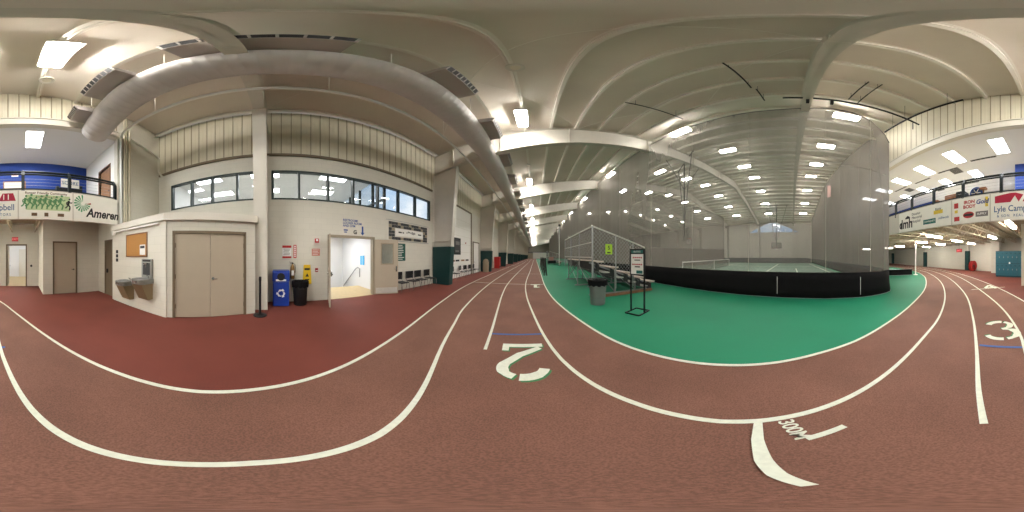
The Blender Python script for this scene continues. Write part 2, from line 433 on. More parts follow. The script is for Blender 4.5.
# ------------------------------------------------------------------ walls
def grid_wall(mb, axis, p0, p1, a0, a1, z0, z1, holes):
    """wall slab between p0..p1 on its normal axis; holes = (a0,a1,z0,z1)"""
    A = sorted({a0,a1,*[h[0] for h in holes],*[h[1] for h in holes]}); Z = sorted({z0,z1,*[h[2] for h in holes],*[h[3] for h in holes]})
    for i in range(len(A)-1):
        for j in range(len(Z)-1):
            ca, cz = (A[i]+A[i+1])/2, (Z[j]+Z[j+1])/2
            if any(h[0] < ca < h[1] and h[2] < cz < h[3] for h in holes): continue
            if axis == 'x': mb.box(p0,p1,A[i],A[i+1],Z[j],Z[j+1])
            else: mb.box(A[i],A[i+1],p0,p1,Z[j],Z[j+1])
    return mb
DOOR = (1.72, 3.52, 0, 2.25)
WIN = [(-4.2,-.78,3.5,4.68), (-.25,7.2,3.5,4.68)]
mb = grid_wall(MB(), 'x', WX-.2, WX, -5.0, 7.6, 0, 5.4, [DOOR]+WIN)
grid_wall(mb, 'x', WX-.2, WX, 7.6, NY, 0, 5.4, [])
struct(mb.build('wall_left', 'block_y'), 'cream painted block wall with office windows', 'wall')

def ribbed(axis, pos, out, a0, a1, zb, zt, pitch=.33):
    """vertical ribbed metal siding facing `out` (+1/-1) on axis; zt may be a function"""
    prof = []; a = a0
    while a < a1-.01:
        for da, d in ((0,0),(.015,-.02),(.04,-.02),(.055,0),(.16,0),(.165,.006),(.20,.006),(.205,0)):
            if a+da < a1: prof.append((a+da, d))
        a += pitch
    prof.append((a1,0))
    vs = []; 
    for a, d in prof:
        top = zt(a) if callable(zt) else zt
        for z in (zb, top):
            vs.append((pos+out*d, a, z) if axis == 'x' else (a, pos+out*d, z))
    fs = [(2*i,2*i+2,2*i+3,2*i+1) for i in range(len(prof)-1)]
    jn = MB(); a = a0+.0275  # dark strips laid in the joint grooves stand in for their shadow
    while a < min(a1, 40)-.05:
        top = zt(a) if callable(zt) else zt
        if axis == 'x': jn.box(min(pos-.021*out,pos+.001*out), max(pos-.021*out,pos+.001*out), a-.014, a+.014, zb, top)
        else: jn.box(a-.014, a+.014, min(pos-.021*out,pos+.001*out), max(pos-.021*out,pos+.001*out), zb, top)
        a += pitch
    return MB().add(vs, fs), jn
pn, jn = ribbed('x', WX, 1, -4.9, NY, 5.4, roof(WX)-.05)
o = struct(pn.build('wall_left_siding', 'panel'), 'ribbed cream metal siding above the office windows', 'wall')
jn.build('siding_joint_shade', 'panel_joint_shade', o)['kind'] = 'stuff'
mb = MB(); mb.box(WX-.02, WX+.07, -4.85, 7.35, 5.34, 5.44)
struct(mb.build('trim_1', 'frame_brown'), 'dark ledge under the ribbed siding', 'trim')
# far gable, east wall, south closure
struct(MB().prism([(WX-.3,0),(EAST+.3,0),(EAST+.3,roof(EAST)),(RIDGE,roof(RIDGE)),(WX-.3,roof(WX))], 'y', NY, NY+.2).build('wall_far', 'far_grey'), 'distant grey end wall', 'wall')
mb = grid_wall(MB(), 'x', EAST, EAST+.2, SY-.2, NY, 0, roof(EAST), [(-2.0,10.2,7.2,9.55)])
grid_wall(mb, 'x', EAST, EAST+.2, -27, SY-.2, 0, roof(EAST), [])
struct(mb.build('wall_right', 'cream'), 'cream wall far beyond the curtain', 'wall')
struct(MB().box(EAST-.06, EAST, -4, NY, 0, 1.1).build('trim_2', 'dark_grey'), 'dark padding low along the far wall', 'trim')
w = struct(MB().prism([(-2.0,7.2),(10.2,7.2),(5.2,9.55),(3.6,9.55)], 'x', EAST+.12, EAST+.14).build('window_3', 'glass'), 'distant peaked window seen through the curtain', 'window')
mb = MB().prism([(-2.0,7.2),(3.6,9.55),(-2.0,9.55)], 'x', EAST-.02, EAST+.2).prism([(10.2,7.2),(10.2,9.55),(5.2,9.55)], 'x', EAST-.02, EAST+.2)
for q in (1.4, 4.3, 7.2): mb.box(EAST-.02,EAST+.15,q-.06,q+.06,7.2,8.3 if q != 4.3 else 9.55)
mb.box(EAST-.05,EAST+.15,-2.0,10.2,7.1,7.22)
mb.build('window_frame', 'cream', w)
# roof
struct(MB().add([(WX-.3,SY-.3,roof(WX-.3)),(RIDGE,SY-.3,roof(RIDGE)),(RIDGE,NY+.3,roof(RIDGE)),(WX-.3,NY+.3,roof(WX-.3)),
                 (WX-.3,SY-.3,roof(WX-.3)+.2),(RIDGE,SY-.3,roof(RIDGE)+.2),(RIDGE,NY+.3,roof(RIDGE)+.2),(WX-.3,NY+.3,roof(WX-.3)+.2)],
                [(0,1,2,3),(7,6,5,4),(0,4,5,1),(1,5,6,2),(2,6,7,3),(3,7,4,0)]).build('ceiling', 'roof_liner'), 'beige insulated roof slope above the lanes', 'ceiling')
struct(MB().add([(RIDGE,SY-.3,roof(RIDGE)),(EAST+.3,SY-.3,roof(EAST+.3)),(EAST+.3,NY+.3,roof(EAST+.3)),(RIDGE,NY+.3,roof(RIDGE)),
                 (RIDGE,SY-.3,roof(RIDGE)+.2),(EAST+.3,SY-.3,roof(EAST+.3)+.2),(EAST+.3,NY+.3,roof(EAST+.3)+.2),(RIDGE,NY+.3,roof(RIDGE)+.2)],
                [(0,1,2,3),(7,6,5,4),(0,4,5,1),(1,5,6,2),(2,6,7,3),(3,7,4,0)]).build('ceiling_far', 'roof_liner'), 'beige insulated roof slope beyond the ridge', 'ceiling')
x = -5.2
while x < EAST-.3:
    z = roof(x)
    mb = MB().box(x-.012, x+.012, SY, NY, z-.2, z).box(x-.012, x+.09, SY, NY, z-.22, z-.2).box(x-.07, x+.0, SY, NY, z-.012, z+.01)
    struct(mb.build('purlin_beam', 'purlin'))
    x += 1.18
# rafters and columns
def depth(x):
    x = x if x <= RIDGE else 2*RIDGE-x
    if x < -3.9: return 1.4
    if x < 12: return 1.4-.5*(x+3.9)/15.9
    return .9+.35*(x-12)/16
for k, y in enumerate(BAYS):
    xs = [-5.3,-3.95,0,4,8,12,16,RIDGE,24,28,33,EAST]
    top = [(x, roof(x)-.22) for x in xs]; bot = [(x, roof(x)-.22-depth(x)) for x in xs]
    mb = MB().prism(bot+top[::-1], 'y', y-.012, y+.012)
    for a, b in ((top,1),(bot,0)):
        for i in range(len(xs)-1):
            p, q = a[i], a[i+1]
            zo = -.02 if b else 0
            mb.add([(p[0],y-.15,p[1]+zo),(q[0],y-.15,q[1]+zo),(q[0],y+.15,q[1]+zo),(p[0],y+.15,p[1]+zo),(p[0],y-.15,p[1]+zo+.02),(q[0],y-.15,q[1]+zo+.02),(q[0],y+.15,q[1]+zo+.02),(p[0],y+.15,p[1]+zo+.02)],
                   [(0,3,2,1),(4,5,6,7),(0,1,5,4),(1,2,6,5),(2,3,7,6),(3,0,4,7)])
    for x in (-4.1, -1.6, 1.6, 6.2, 11, 16):
        mb.add([(x-.012,y-.12,roof(x)-.23-depth(x)),(x+.012,y-.12,roof(x)-.23-depth(x)),(x+.012,y+.12,roof(x)-.23-depth(x)),(x-.012,y+.12,roof(x)-.23-depth(x)),
                (x-.012,y-.12,roof(x)-.23),(x+.012,y-.12,roof(x)-.23),(x+.012,y+.12,roof(x)-.23),(x-.012,y+.12,roof(x)-.23)],
               [(0,3,2,1),(4,5,6,7),(0,1,5,4),(1,2,6,5),(2,3,7,6),(3,0,4,7)])
    struct(mb.build('roof_beam', 'steel_white'))
    # tapered column against the left wall
    zt = roof(-3.95)-.22-depth(-3.95)
    f0, f1 = (-4.5, -4.05) if k == 0 else (-4.35, -3.85)
    hw = .18 if k == 0 else .15
    c = thing('column', ('tapered cream steel column beside the double doors' if k == 0 else 'tapered white steel column with a green padded foot, number %d along the lanes' % k) if k < 8 else 'tiny distant tapered column', 'column', (0,y,0), 0, None, 'structure')
    zz = zq = roof(-5.3)-.22-depth(-5.3)-.022
    mb = MB().prism([(WX+.05,0),(f0,0),(f1,zt-.022),(WX+.05,zq)], 'y', -.012, .012)
    mb.prism([(f0-.02,0),(f0,0),(f1,zt),(f1-.02,zt)], 'y', -hw, hw)
    mb.prism([(WX+.03,0),(WX+.05,0),(WX+.05,zz),(WX+.03,zz)], 'y', -hw, hw)
    if k == 0:
        mb.prism([(f0-.10,0),(f0-.02,0),(f1-.02,zt),(f1-.10,zt)], 'y', -hw, hw)
    mb.box(WX+.05, f0, -.13, .13, 2.35, 2.37)
    mb.build('column_shaft', 'cream' if k == 0 else 'steel_white', c)
    if k:
        MB().prism([(WX+.06,0),(f0+.05,0),(f0+.18,2.05),(WX+.06,2.05)], 'y', -hw-.05, hw+.05).build('column_pad', 'pad_green', c, bevel=.02)
    # east columns
    if k % 1 == 0:
        struct(MB().prism([(EAST-.05,0),(EAST-.9,0),(EAST-1.3,roof(EAST)-1.6),(EAST-.05,roof(EAST)-.3)], 'y', y-.15, y+.15).build('column_far', 'steel_white'))
# cross-bracing rods under the roof, conduit and sprinkler pipes
for k, (a, b) in enumerate((((-5.0,-.4),(2.0,7.4)), ((2.0,-.4),(-5.0,7.4)), ((2.0,-.4),(9.5,7.4)), ((9.5,-.4),(2.0,7.4)), ((2,7.6),(9.5,15.4)), ((9.5,7.6),(2,15.4)))):
    mb = MB().cyl((a[0],a[1],roof(a[0])-.3),(b[0],b[1],roof(b[0])-.3),.009,n=6)
    struct(mb.build('brace_rod_beam', 'purlin'))
p = tag(MB().tube([(-3.32,SY+.06,2.7),(-3.32,SY+.06,6.6),(-3.3,SY+.1,6.75),(-3.22,SY+.3,6.82),(-3.15,-3.9,6.82),(-3.15,NY-.5,6.82)], .05, 8).build('sprinkler_pipe', 'white', smooth=True), 'thin white pipe running along the roof between the wall and the round duct', 'pipe')
mb = MB()
for y in (-3,1,5,9,13): mb.cyl((-3.15,y,6.82),(-3.15,y,roof(-3.15)),.012,n=6)
mb.build('pipe_hanger', 'purlin', p)
tag(MB().tube([(-.47,SY+.1,roof(-.47)-.24),(-.47,60,roof(-.47)-.24)], .02, 6).build('lighting_conduit', 'purlin', smooth=True), 'thin conduit along the roof joining the lane lights', 'conduit')

# ------------------------------------------------------------------ round supply duct with slot boxes
DX, DZ, DR = -2.30, 7.33, .47
def droop(y): return -.055*max(0,-y-1.2)**2
d = thing('supply_duct', 'long round grey spiral duct hung under the roof along the lanes', 'air duct', (DX,0,DZ))
prof = []; y = SY+.02
while y < 96:
    prof += [(DR,y),(DR,y+.17),(DR+.004,y+.18),(DR+.004,y+.195)]; y += .21 if y < 20 else 1.05
    if y > 20 and len(prof) > 4: prof[-4:] = [(DR,y-1.05),(DR,y-.04),(DR+.008,y-.03),(DR+.008,y-.01)]
mb = MB().lathe(prof, 32, axis='y'); mb.v = [(a,b,c+droop(b)) for a,b,c in mb.v]; mb.build('duct_shell', 'duct', d, smooth=True)
for y in (-4.2,-1.6,1.55,4.5,7.4,10.4,13.4,18,22,26,30):
    MB().cyl((-.2,y,DR*.8),(-.2,y,roof(DX)-DZ),.01,n=6).cyl((.42,y,.2),(.42,y,roof(DX)-DZ),.01,n=6).build('hanger_rod', 'purlin', d)
ys = [-4.35,-2.9]+[2.95*k for k in range(0,22)]
for k, y in enumerate(ys):
    dz = droop(y); hl = .35 if k == 0 else .98 if k == 2 else .68
    y0 = y-.25 if k == 2 else y
    vb = MB().prism([(.30,.10+dz),(.90,.14+dz),(1.0,.34+dz),(.2,.42+dz)], 'y', y0-hl, y0+hl).build('vent_box', 'duct_box', d)
    M = lambda e: [(.905+e,.165+dz),(.985+e,.325+dz),(.975,.33+dz),(.895,.17+dz)]
    mb = MB().prism(M(.012), 'y', y0-hl+.04, y0+hl-.04)
    mb.build('vent_grille', 'black', vb)
    if k < 9:
        mb = MB()
        for q in range(1,8): yy = y0-hl+.04+(2*hl-.08)*q/8; mb.prism(M(.02), 'y', yy-.015, yy+.015)
        mb.build('grille_slat', 'duct_box', vb)
nm = ['first','second','third','fourth','fifth','sixth','seventh','eighth','ninth','tenth','eleventh','twelfth','thirteenth','fourteenth','fifteenth','sixteenth','seventeenth','eighteenth','nineteenth','twentieth','twenty-first','twenty-second']
# ------------------------------------------------------------------ hanging lights
def lamp(parent, sx, sy, z, power, cool=False):
    l = bpy.data.lights.new('lamp', 'AREA'); l.shape = 'RECTANGLE'; l.size = sx; l.size_y = sy; l.energy = power
    l.color = (.93,.965,1) if cool else (1,.965,.91)
    o = bpy.data.objects.new('lamp', l); COL.objects.link(o); o.parent = parent; o.location = (0,0,z); return o
HB = None
def high_bay(x, y, label, power):
    global HB
    z = roof(x)-.42
    if HB is None:
        HB = t = thing('hall_light', label, 'light', (x,y,z), 0, 'rectangular high bay lights under the roof')
        MB().box(-.24,.24,-.62,.62,.0,.07).box(-.1,.1,-.5,.5,.07,.11).build('light_housing', 'white_paint', t, bevel=.01)
        MB().prism([(-.19,0),(-.17,-.075),(.17,-.075),(.19,0)], 'y', -.58, .58).build('light_diffuser', 'lamp_white', t)
        MB().cyl((0,-.45,.1),(0,-.45,.4),.008,n=5).cyl((0,.45,.1),(0,.45,.4),.008,n=5).build('light_hanger', 'purlin', t)
    else: t = dup(HB, (x,y,z), None, label)
    return t
POW = 260
ORD = nm
rows = [(-.5,'above the running lanes',[-2.4]+[6.2+8.05*k for k in range(12)]), (6.75,'along the curtain edge',[-2.4]+[5.45+8.05*k for k in range(11)])]
for r_, xx in enumerate((11,15.3,19.6,23.9,28.2,32.5)):
    rows.append((xx, 'in the %s row behind the curtain' % ['first','second','third','fourth','fifth','sixth'][r_], [-2.4+6.9*k for k in range(6)]))
lamps_at = []
for xx, where, yy in rows:
    for k, y in enumerate(yy):
        t = high_bay(xx, y, 'bright rectangular roof light %s, %s from the balcony end' % (where, ORD[k]), POW)
        lamps_at.append(t)
# round loudspeakers beside the lane lights
for x, y, lb in ((-.55,-3.75,'round cream ceiling speaker near the balcony'), (-.38,3.1,'round cream ceiling speaker short of the second lane light'), (-.5,11.4,'round cream ceiling speaker between two roof beams farther down the lanes')):
    t = thing('ceiling_speaker', lb, 'speaker', (x,y,roof(x)-.35), 0, 'round ceiling speakers')
    MB().lathe([(.0,.0),(.10,.0),(.12,-.015),(.19,-.02),(.2,.0),(.2,.04),(.12,.12),(.05,.2)], 24).build('speaker_bell', 'cream', t, smooth=True)
    MB().lathe([(.0,-.012),(.11,-.012),(.11,.004)], 20).build('speaker_grille', 'panel', t)
    MB().cyl((0,0,.18),(0,0,.34),.02,n=8).build('speaker_stem', 'purlin', t)

# ------------------------------------------------------------------ office windows and the office behind
for k, (a, b, z0, z1) in enumerate(WIN):
    cuts = [-4.2,-3.22,-2.36,-1.42,-.78] if k == 0 else [-.25,.67,1.69,2.66,3.77,4.89,6.01,7.2]
    w = struct(MB().box(WX-.11, WX-.10, a, b, z0, z1).build('window_%d' % (k+1), 'glass'), ('office window strip above the double doors' if k == 0 else 'long office window strip above the open doorway'), 'window')
    mb = MB().box(WX-.15, WX+.01, a, b, z0, z0+.06).box(WX-.15, WX+.01, a, b, z1-.06, z1)
    for c in cuts:
        c0, c1 = c-.035, c+.035
        if c == cuts[0]: c0, c1 = c, c+.08
        if c == cuts[-1]: c0, c1 = c-.08, c
        mb.box(WX-.15, WX+.012, c0, c1, z0+.06, z1-.06)
    mb.build('window_frame', 'frame_green', w)
OX = -10.5
mb = MB().box(OX-.1, WX-.2, -4.8, 4.3, 3.2, 3.3)
struct(mb.build('floor_office', 'cream'), 'office floor behind the window strip', 'floor')
struct(MB().box(OX-.1, WX-.2, -4.8, 4.3, 5.35, 5.45).build('ceiling_office', 'soft_white'), 'white office ceiling seen through the window strip', 'ceiling')
mb = MB().box(OX-.1, OX, -4.8, 4.3, 3.3, 5.35).box(OX, WX-.2, -4.9, -4.8, 3.2, 5.45)
struct(mb.build('wall_office', 'soft_white'), 'white office back wall', 'wall')
w = struct(MB().box(OX+.05, WX-.2, 4.28, 4.3, 3.3, 5.35).build('window_4', 'glass'), 'glazed end of the office', 'window')
mb = MB()
for x in (OX+.1, -9.2, -7.9, -6.6, WX-.28): mb.box(x-.04, x+.04, 4.22, 4.34, 3.3, 5.35)
mb.box(OX, WX-.2, 4.22, 4.34, 4.1, 4.16)
mb.build('window_frame', 'frame_green', w)
k = 0
for x in (-6.9, -8.9):
    for y in (-3.2, -.6, 2.4):
        t = thing('office_light', 'white ceiling panel light in the office, %s' % ['near the wall corner','behind the column','over the open doorway','at the back by the wall corner','at the back behind the column','at the back over the doorway'][k], 'light', (x,y,5.34), 0, 'office ceiling lights'); k += 1
        MB().box(-.33,.33,-.63,.63,-.012,.008).build('light_frame', 'white_paint', t)
        MB().box(-.3,.3,-.6,.6,-.02,-.012).build('light_diffuser', 'lamp_cool', t)
        lamp(t, .6, 1.2, -.025, 9, True)

# ------------------------------------------------------------------ doorway to the stair lobby
MB_ = MB().box(WX-.16, WX+.03, 1.66, 1.74, 0, 2.3).box(WX-.16, WX+.03, 3.5, 3.58, 0, 2.3).box(WX-.16, WX+.03, 1.66, 3.58, 2.22, 2.3)
dr = struct(MB_.build('door_1', 'frame_tan'), 'open double doorway to a bright stair lobby', 'door')
def leaf(p, q, vision, latch_end):
    p = Vector(p); q = Vector(q); L = (q-p).length; ang = atan2(q.y-p.y, q.x-p.x)
    def place(mb): return mb.xf(Matrix.Translation((p.x,p.y,0)) @ Matrix.Rotation(ang,4,'Z'))
    mb = grid_wall(MB(), 'y', -.022, .022, 0, L, .02, 2.2, [(.28,L-.22,1.25,2.02)] if vision else [])
    lf = place(mb).build('door_leaf', 'door_tan', dr)
    if vision:
        place(MB().box(.28,L-.22,-.004,.004,1.25,2.02)).build('vision_glass', 'glass', lf)
        place(MB().box(.24,L-.18,-.028,.028,2.02,2.06).box(.24,L-.18,-.028,.028,1.21,1.25).box(.24,.28,-.028,.028,1.25,2.02).box(L-.22,L-.18,-.028,.028,1.25,2.02)).build('vision_trim', 'frame_tan', lf)
    place(MB().box(.04,L-.04,-.026,.026,.06,.28)).build('kick_plate', 'alu', lf)
    place(MB().box(.08,L-.06,.04,.09,.98,1.04).box(.1,.14,.02,.06,.95,1.07).box(L-.12,L-.06,.02,.06,.95,1.07)).build('push_bar', 'chrome', lf)
    place(MB().box(L-.1,L-.04,-.03,-.022,.92,1.14).tube([(L-.07,-.03,1.03),(L-.07,-.07,1.03),(L-.18,-.075,1.03)],.01,6)).build('door_handle', 'chrome', lf)
leaf((WX+.03,1.70),(-4.46,1.44), True, 1)
leaf((WX+.05,3.56),(-4.94,4.42), True, 1)
# lobby
LX = -9.6
mb = MB().box(-7.5, WX-.2, .3, 3.95, -.2, .0).box(-7.5, WX, 1.72, 3.52, -.2, .006)
struct(mb.build('floor_lobby', 'tile_tan'), 'tan tiled landing inside the open doorway', 'floor')
mb = MB().box(LX-.1, LX, .2, 4.0, -2.2, 2.75).box(LX, WX-.2, 3.95, 4.05, -2.2, 2.75).box(LX, WX-.2, .2, .3, -2.2, 2.75)
struct(mb.build('wall_lobby', 'soft_white'), 'bright white stair lobby walls', 'wall')
struct(MB().box(LX-.1, WX-.2, .2, 4.05, 2.75, 2.85).build('ceiling_lobby', 'soft_white'), 'white stair lobby ceiling', 'ceiling')
struct(MB().box(LX, LX+.5, .3, 2.4, 1.35, 1.6).build('beam_lobby', 'far_grey'), 'grey soffit across the back of the lobby', 'beam')
d2 = struct(MB().box(LX, LX+.04, 1.1, 2.0, -.9, 1.3).build('door_6', 'soft_white'), 'white lobby back door with a narrow window', 'door')
MB().box(LX+.04, LX+.055, 1.55, 1.75, .1, 1.1).build('door_pane', 'vent_grey', d2)
mb = MB()
for k in range(9): mb.box(-7.5-.24*(k+1), -7.5-.24*k, .3, 3.95, -2.2, -.17*(k+1))
st = struct(mb.build('stair_floor', 'tile_tan'), 'tan stairs leading down from the lobby', 'stairs')
t = thing('handrail', 'grey steel handrail sloping down into the stair lobby', 'handrail', (0,0,0))
MB().tube([(-7.15,3.86,.5),(-7.15,3.86,.92),(-7.35,3.86,.98),(-7.6,3.86,.88),(-9.2,3.86,-.25),(-9.2,3.86,-.5)], .025, 8).build('rail', 'galv', t, smooth=True)
MB().cyl((-7.7,3.86,.8),(-7.7,3.95,.8),.012,n=6).cyl((-8.9,3.86,-.04),(-8.9,3.95,-.04),.012,n=6).build('rail_bracket', 'galv', t)
t = thing('notice_poster', 'light blue twin poster on the white lobby wall', 'poster', (-7.2,3.94,1.35))
MB().box(-.42,.42,-.012,0,-.26,.26).build('poster_sheet', 'paper', t)
MB().box(-.02,.16,-.016,-.012,-.24,.22).box(.2,.4,-.016,-.012,-.24,.22).build('blue_panel', 'sky_blue', t)
t = thing('lobby_light', 'white ceiling light in the stair lobby', 'light', (-7.6,2.1,2.74))
MB().box(-.32,.32,-.62,.62,-.02,.01).build('light_frame', 'white_paint', t)
MB().box(-.3,.3,-.6,.6,-.026,-.02).build('light_diffuser', 'lamp_cool', t)
lamp(t, .6, 1.2, -.03, 55, True)

# ------------------------------------------------------------------ things on and by the left wall
W = WX
def wall_item(y, z): return (W+.001, y, z)
RZX = (pi/2, 0, pi/2)      # lettering that faces +x
t = thing('direction_sign', 'white sign with blue lettering RESTROOMS LOCKER ROOM AND GYM and arrow above the open doorway', 'sign', wall_item(2.66,2.62))
MB().box(0,.008,-.46,.46,-.31,.31).build('sign_panel', 'cream_trim', t)
for k, s in enumerate(('RESTROOMS','LOCKER ROOM','AND GYM')):
    lettering('lettering', s, .12, 'blue_text', t, (.009,-.43,.245-.105*k), RZX, 'LEFT', bold=.003, sx=.9)
lettering('lettering', 'G', .2, 'text_dark', t, (.009,.06,-.19), RZX, bold=.008)
MB().prism([(.34,.06),(.41,.06),(.41,-.18),(.46,-.18),(.375,-.29),(.29,-.18),(.34,-.18)], 'x', .008, .011).build('arrow', 'blue_text', t)
MB().box(.008,.011,-.4,-.24,-.15,-.1).box(.008,.011,-.38,-.27,-.22,-.18).build('small_print', 'blue_text', t)
# composite team photo board
t = thing('photo_board', 'long board of small dark team photos with a white centre strip', 'picture board', wall_item(5.59,2.66))
MB().box(0,.02,-1.4,1.4,-.44,.46).build('backing', 'cream_trim', t)
mb = MB(); mb2 = MB()
for i in range(15):
    for j in range(6):
        yy, zz = -1.22+i*.174, -.335+j*.134
        if -.92 < yy < .95 and -.22 < zz < .12: continue
        (mb if (i*7+j*3) % 4 else mb2).box(.02,.026,yy-.083,yy+.083,zz-.063,zz+.063)
mb.build('photo_print', 'dark_grey', t); mb2.build('photo_print_pale', 'frame_tan', t)
MB().box(.02,.03,-.92,.94,-.21,.11).build('title_strip', 'paper', t)
MB().box(0,.03,-1.42,1.42,-.46,-.43).box(0,.03,-1.42,1.42,.45,.47).build('board_frame', 'galv', t)
mb = MB()
for a, b, zz in ((-.75,-.55,-.05),(-.5,-.42,-.05),(.55,.8,-.05)): mb.box(.03,.033,a,b,zz-.03,zz+.03)
for q in range(7): mb.box(.03,.033,-.25+q*.09,-.2+q*.09,-.06+.03*sin(q),.0+.05*abs(sin(q*2)))
mb.build('title_lettering', 'dark_grey', t)
t = thing('rules_sign', 'dark green notice board with pale lines of text behind the open door', 'sign', wall_item(5.02,1.72))
MB().box(0,.015,-.26,.26,-.39,.39).build('sign_panel', 'sign_green', t)
mb = MB(); random.seed(3)
for k in range(9): mb.box(.015,.018,-.22,-.22+random.uniform(.25,.42),.3-k*.078,.325-k*.078)
mb.build('small_print', 'paper', t)
# safety signs, alarm, extinguisher
t = thing('warning_sign', 'white notice with red bands on the wall above the blue recycling bin', 'sign', wall_item(.26,1.69))
MB().box(0,.006,-.15,.15,-.21,.21).build('sign_panel', 'white', t)
MB().box(.006,.008,-.15,.15,.13,.21).box(.006,.008,-.15,.15,-.21,-.15).build('red_band', 'red', t)
mb = MB()
for k in range(5): mb.box(.006,.008,-.11+.02*(k%2),.11-.02*(k%3),.08-.045*k,.095-.045*k)
mb.build('small_print', 'vent_grey', t)
t = thing('extinguisher_sign', 'narrow vertical red sign above the fire extinguisher', 'sign', wall_item(.53,1.7))
MB().box(0,.006,-.05,.05,-.22,.22).build('sign_panel', 'red', t)
mb = MB()
for k in range(6): mb.box(.006,.008,-.025,.025,-.18+.065*k,-.135+.065*k)
mb.build('small_print', 'white', t)
t = thing('fire_extinguisher', 'brass toned fire extinguisher hanging between the bins', 'fire extinguisher', (W+.09,.44,.80))
MB().lathe([(.0,0),(.06,0),(.072,.02),(.072,.36),(.06,.42),(.03,.46),(.025,.49)], 18).build('cylinder', 'copper', t, smooth=True)
MB().box(-.02,.02,-.02,.02,.49,.54).bar((0,-.02,.52),(0,-.1,.56),.02,.012).bar((0,-.02,.5),(0,-.09,.5),.02,.01).build('valve_handle', 'black', t)
MB().tube([(0,.02,.51),(0,.08,.48),(.0,.095,.36),(0,.085,.2)], .011, 6).build('hose', 'black', t, smooth=True)
MB().box(.07,.074,-.04,.04,.12,.28).build('data_label', 'paper', t)
MB().box(-.1,-.07,-.03,.03,.1,.44).build('wall_bracket', 'red', t)
t = thing('alarm_strobe', 'square red and white fire alarm strobe high beside the doorway', 'fire alarm', wall_item(1.27,2.07))
MB().box(0,.02,-.13,.13,-.14,.14).build('back_plate', 'cream_trim', t)
MB().box(.02,.06,-.07,.07,-.07,.07).build('strobe_body', 'red', t, bevel=.008)
MB().box(.06,.075,-.035,.035,-.02,.05).build('strobe_lens', 'white', t)
t = thing('paper_notice', 'small salmon pink notice under the fire alarm strobe', 'sign', wall_item(1.24,1.68))
MB().box(0,.005,-.14,.14,-.12,.12).build('sheet', 'pink_red', t)
mb = MB()
for k in range(4): mb.box(.005,.007,-.11,.11-.03*(k%2),.07-.05*k,.085-.05*k)
mb.build('small_print', 'paper', t)
t = thing('pull_station', 'red fire alarm pull station on a white plate beside the doorway', 'fire alarm', wall_item(1.26,1.08))
MB().box(0,.012,-.12,.12,-.14,.14).build('back_plate', 'cream_trim', t)
MB().box(.012,.05,-.05,.05,-.07,.06).build('pull_body', 'red_deep', t, bevel=.006)
MB().box(.05,.06,-.035,.035,-.03,-.01).build('pull_handle', 'white', t)
# recycling bin
t = thing('recycling_bin', 'tall blue recycling bin with white arrows symbol against the wall', 'recycling bin', (W+.30,.06,0))
MB().box(-.25,.25,-.245,.245,.0,.78).build('bin_body', 'recycle_blue', t, bevel=.03)
mb = MB().prism([(-.26,.78),(.27,.78),(.27,1.05),(.22,1.11),(-.26,1.11)], 'y', -.26, .26)
hd = mb.build('bin_hood', 'recycle_blue', t, bevel=.02)
MB().lathe([(0,0),(.115,0),(.115,.012),(0,.012)], 24, (.268,0,.93), 'x').build('opening', 'black', hd)
MB().box(.271,.275,-.15,.15,.80,.85).build('label_strip', 'white', hd)
mb = MB()
for k in range(3):
    a0 = R(90+120*k)
    M = Matrix.Translation((.252,0,.42)) @ Matrix.Rotation(a0-pi/2,4,'X')
    st_ = len(mb.v)
    mb.prism([(-.075,.075),(.035,.075),(.035,.05),(.10,.095),(.035,.145),(.035,.115),(-.05,.115),(-.095,.04),(-.055,.02)], 'x', 0, .004); mb.xf(M, st_)
mb.build('recycling_symbol', 'white', t)
# black trash can
def trash_can(name, label, loc, r0, r1, h, body, bag, rim):
    t = thing(name, label, 'trash can', loc)
    MB().lathe([(0,0),(r0,0),(r0+.01,.02),(r1,h-.05),(r1+.02,h-.05),(r1+.02,h),(r1-.01,h),(r1-.02,h-.06),(r0-.01,.05),(0,.05)], 28).build('can_body', body, t, smooth=True)
    prof = []; mb = MB(); n = 36; rings = []
    for j, (rr, zz) in enumerate(((r1-.05,h-.18),(r1-.015,h-.02),(r1+.01,h+.018),(r1+.032,h-.0),(r1+.03,h-.08),(r1+.022,h-.17))):
        rings.append([((rr+(.008*sin(k*3.1)+.006*sin(k*1.7+j)) *(1 if j > 2 else .2))*cos(2*pi*k/n), (rr+.008*sin(k*2.3)*(1 if j > 2 else .2))*sin(2*pi*k/n), zz+(.022*sin(k*1.9) if j == 5 else 0)) for k in range(n)])
    vs = [v for g in rings for v in g]; fs = [(i*n+k,i*n+(k+1)%n,(i+1)*n+(k+1)%n,(i+1)*n+k) for i in range(5) for k in range(n)]
    mb.add(vs, fs); mb.build('bin_liner', bag, t, smooth=True)
    for s in (-1,1): MB().tube([(s*(r1+.0),-.07,h-.2),(s*(r1+.035),-.05,h-.21),(s*(r1+.035),.05,h-.21),(s*r1,.07,h-.2)], .012, 6).build('grip', rim, t)
    return t
trash_can('trash_can', 'black trash can with a black liner between recycling bin and doorway', (W+.36,.66,0), .19, .235, .76, 'black', 'black_vinyl', 'black')
t = thing('wet_floor_sign', 'yellow folded wet floor sign behind the black trash can', 'wet floor sign', (W+.045,.93,.0))
MB().prism([(-.15,.62),(.15,.62),(.11,1.26),(-.11,1.26)], 'x', .012, .028).build('front_board', 'yellow', t, bevel=.006)
MB().prism([(-.15,.60),(.15,.60),(.11,1.24),(-.11,1.24)], 'x', -.03, -.015).build('rear_board', 'yellow', t, bevel=.006)
MB().box(-.03,.03,-.07,.07,1.23,1.26).build('carry_grip', 'yellow', t)
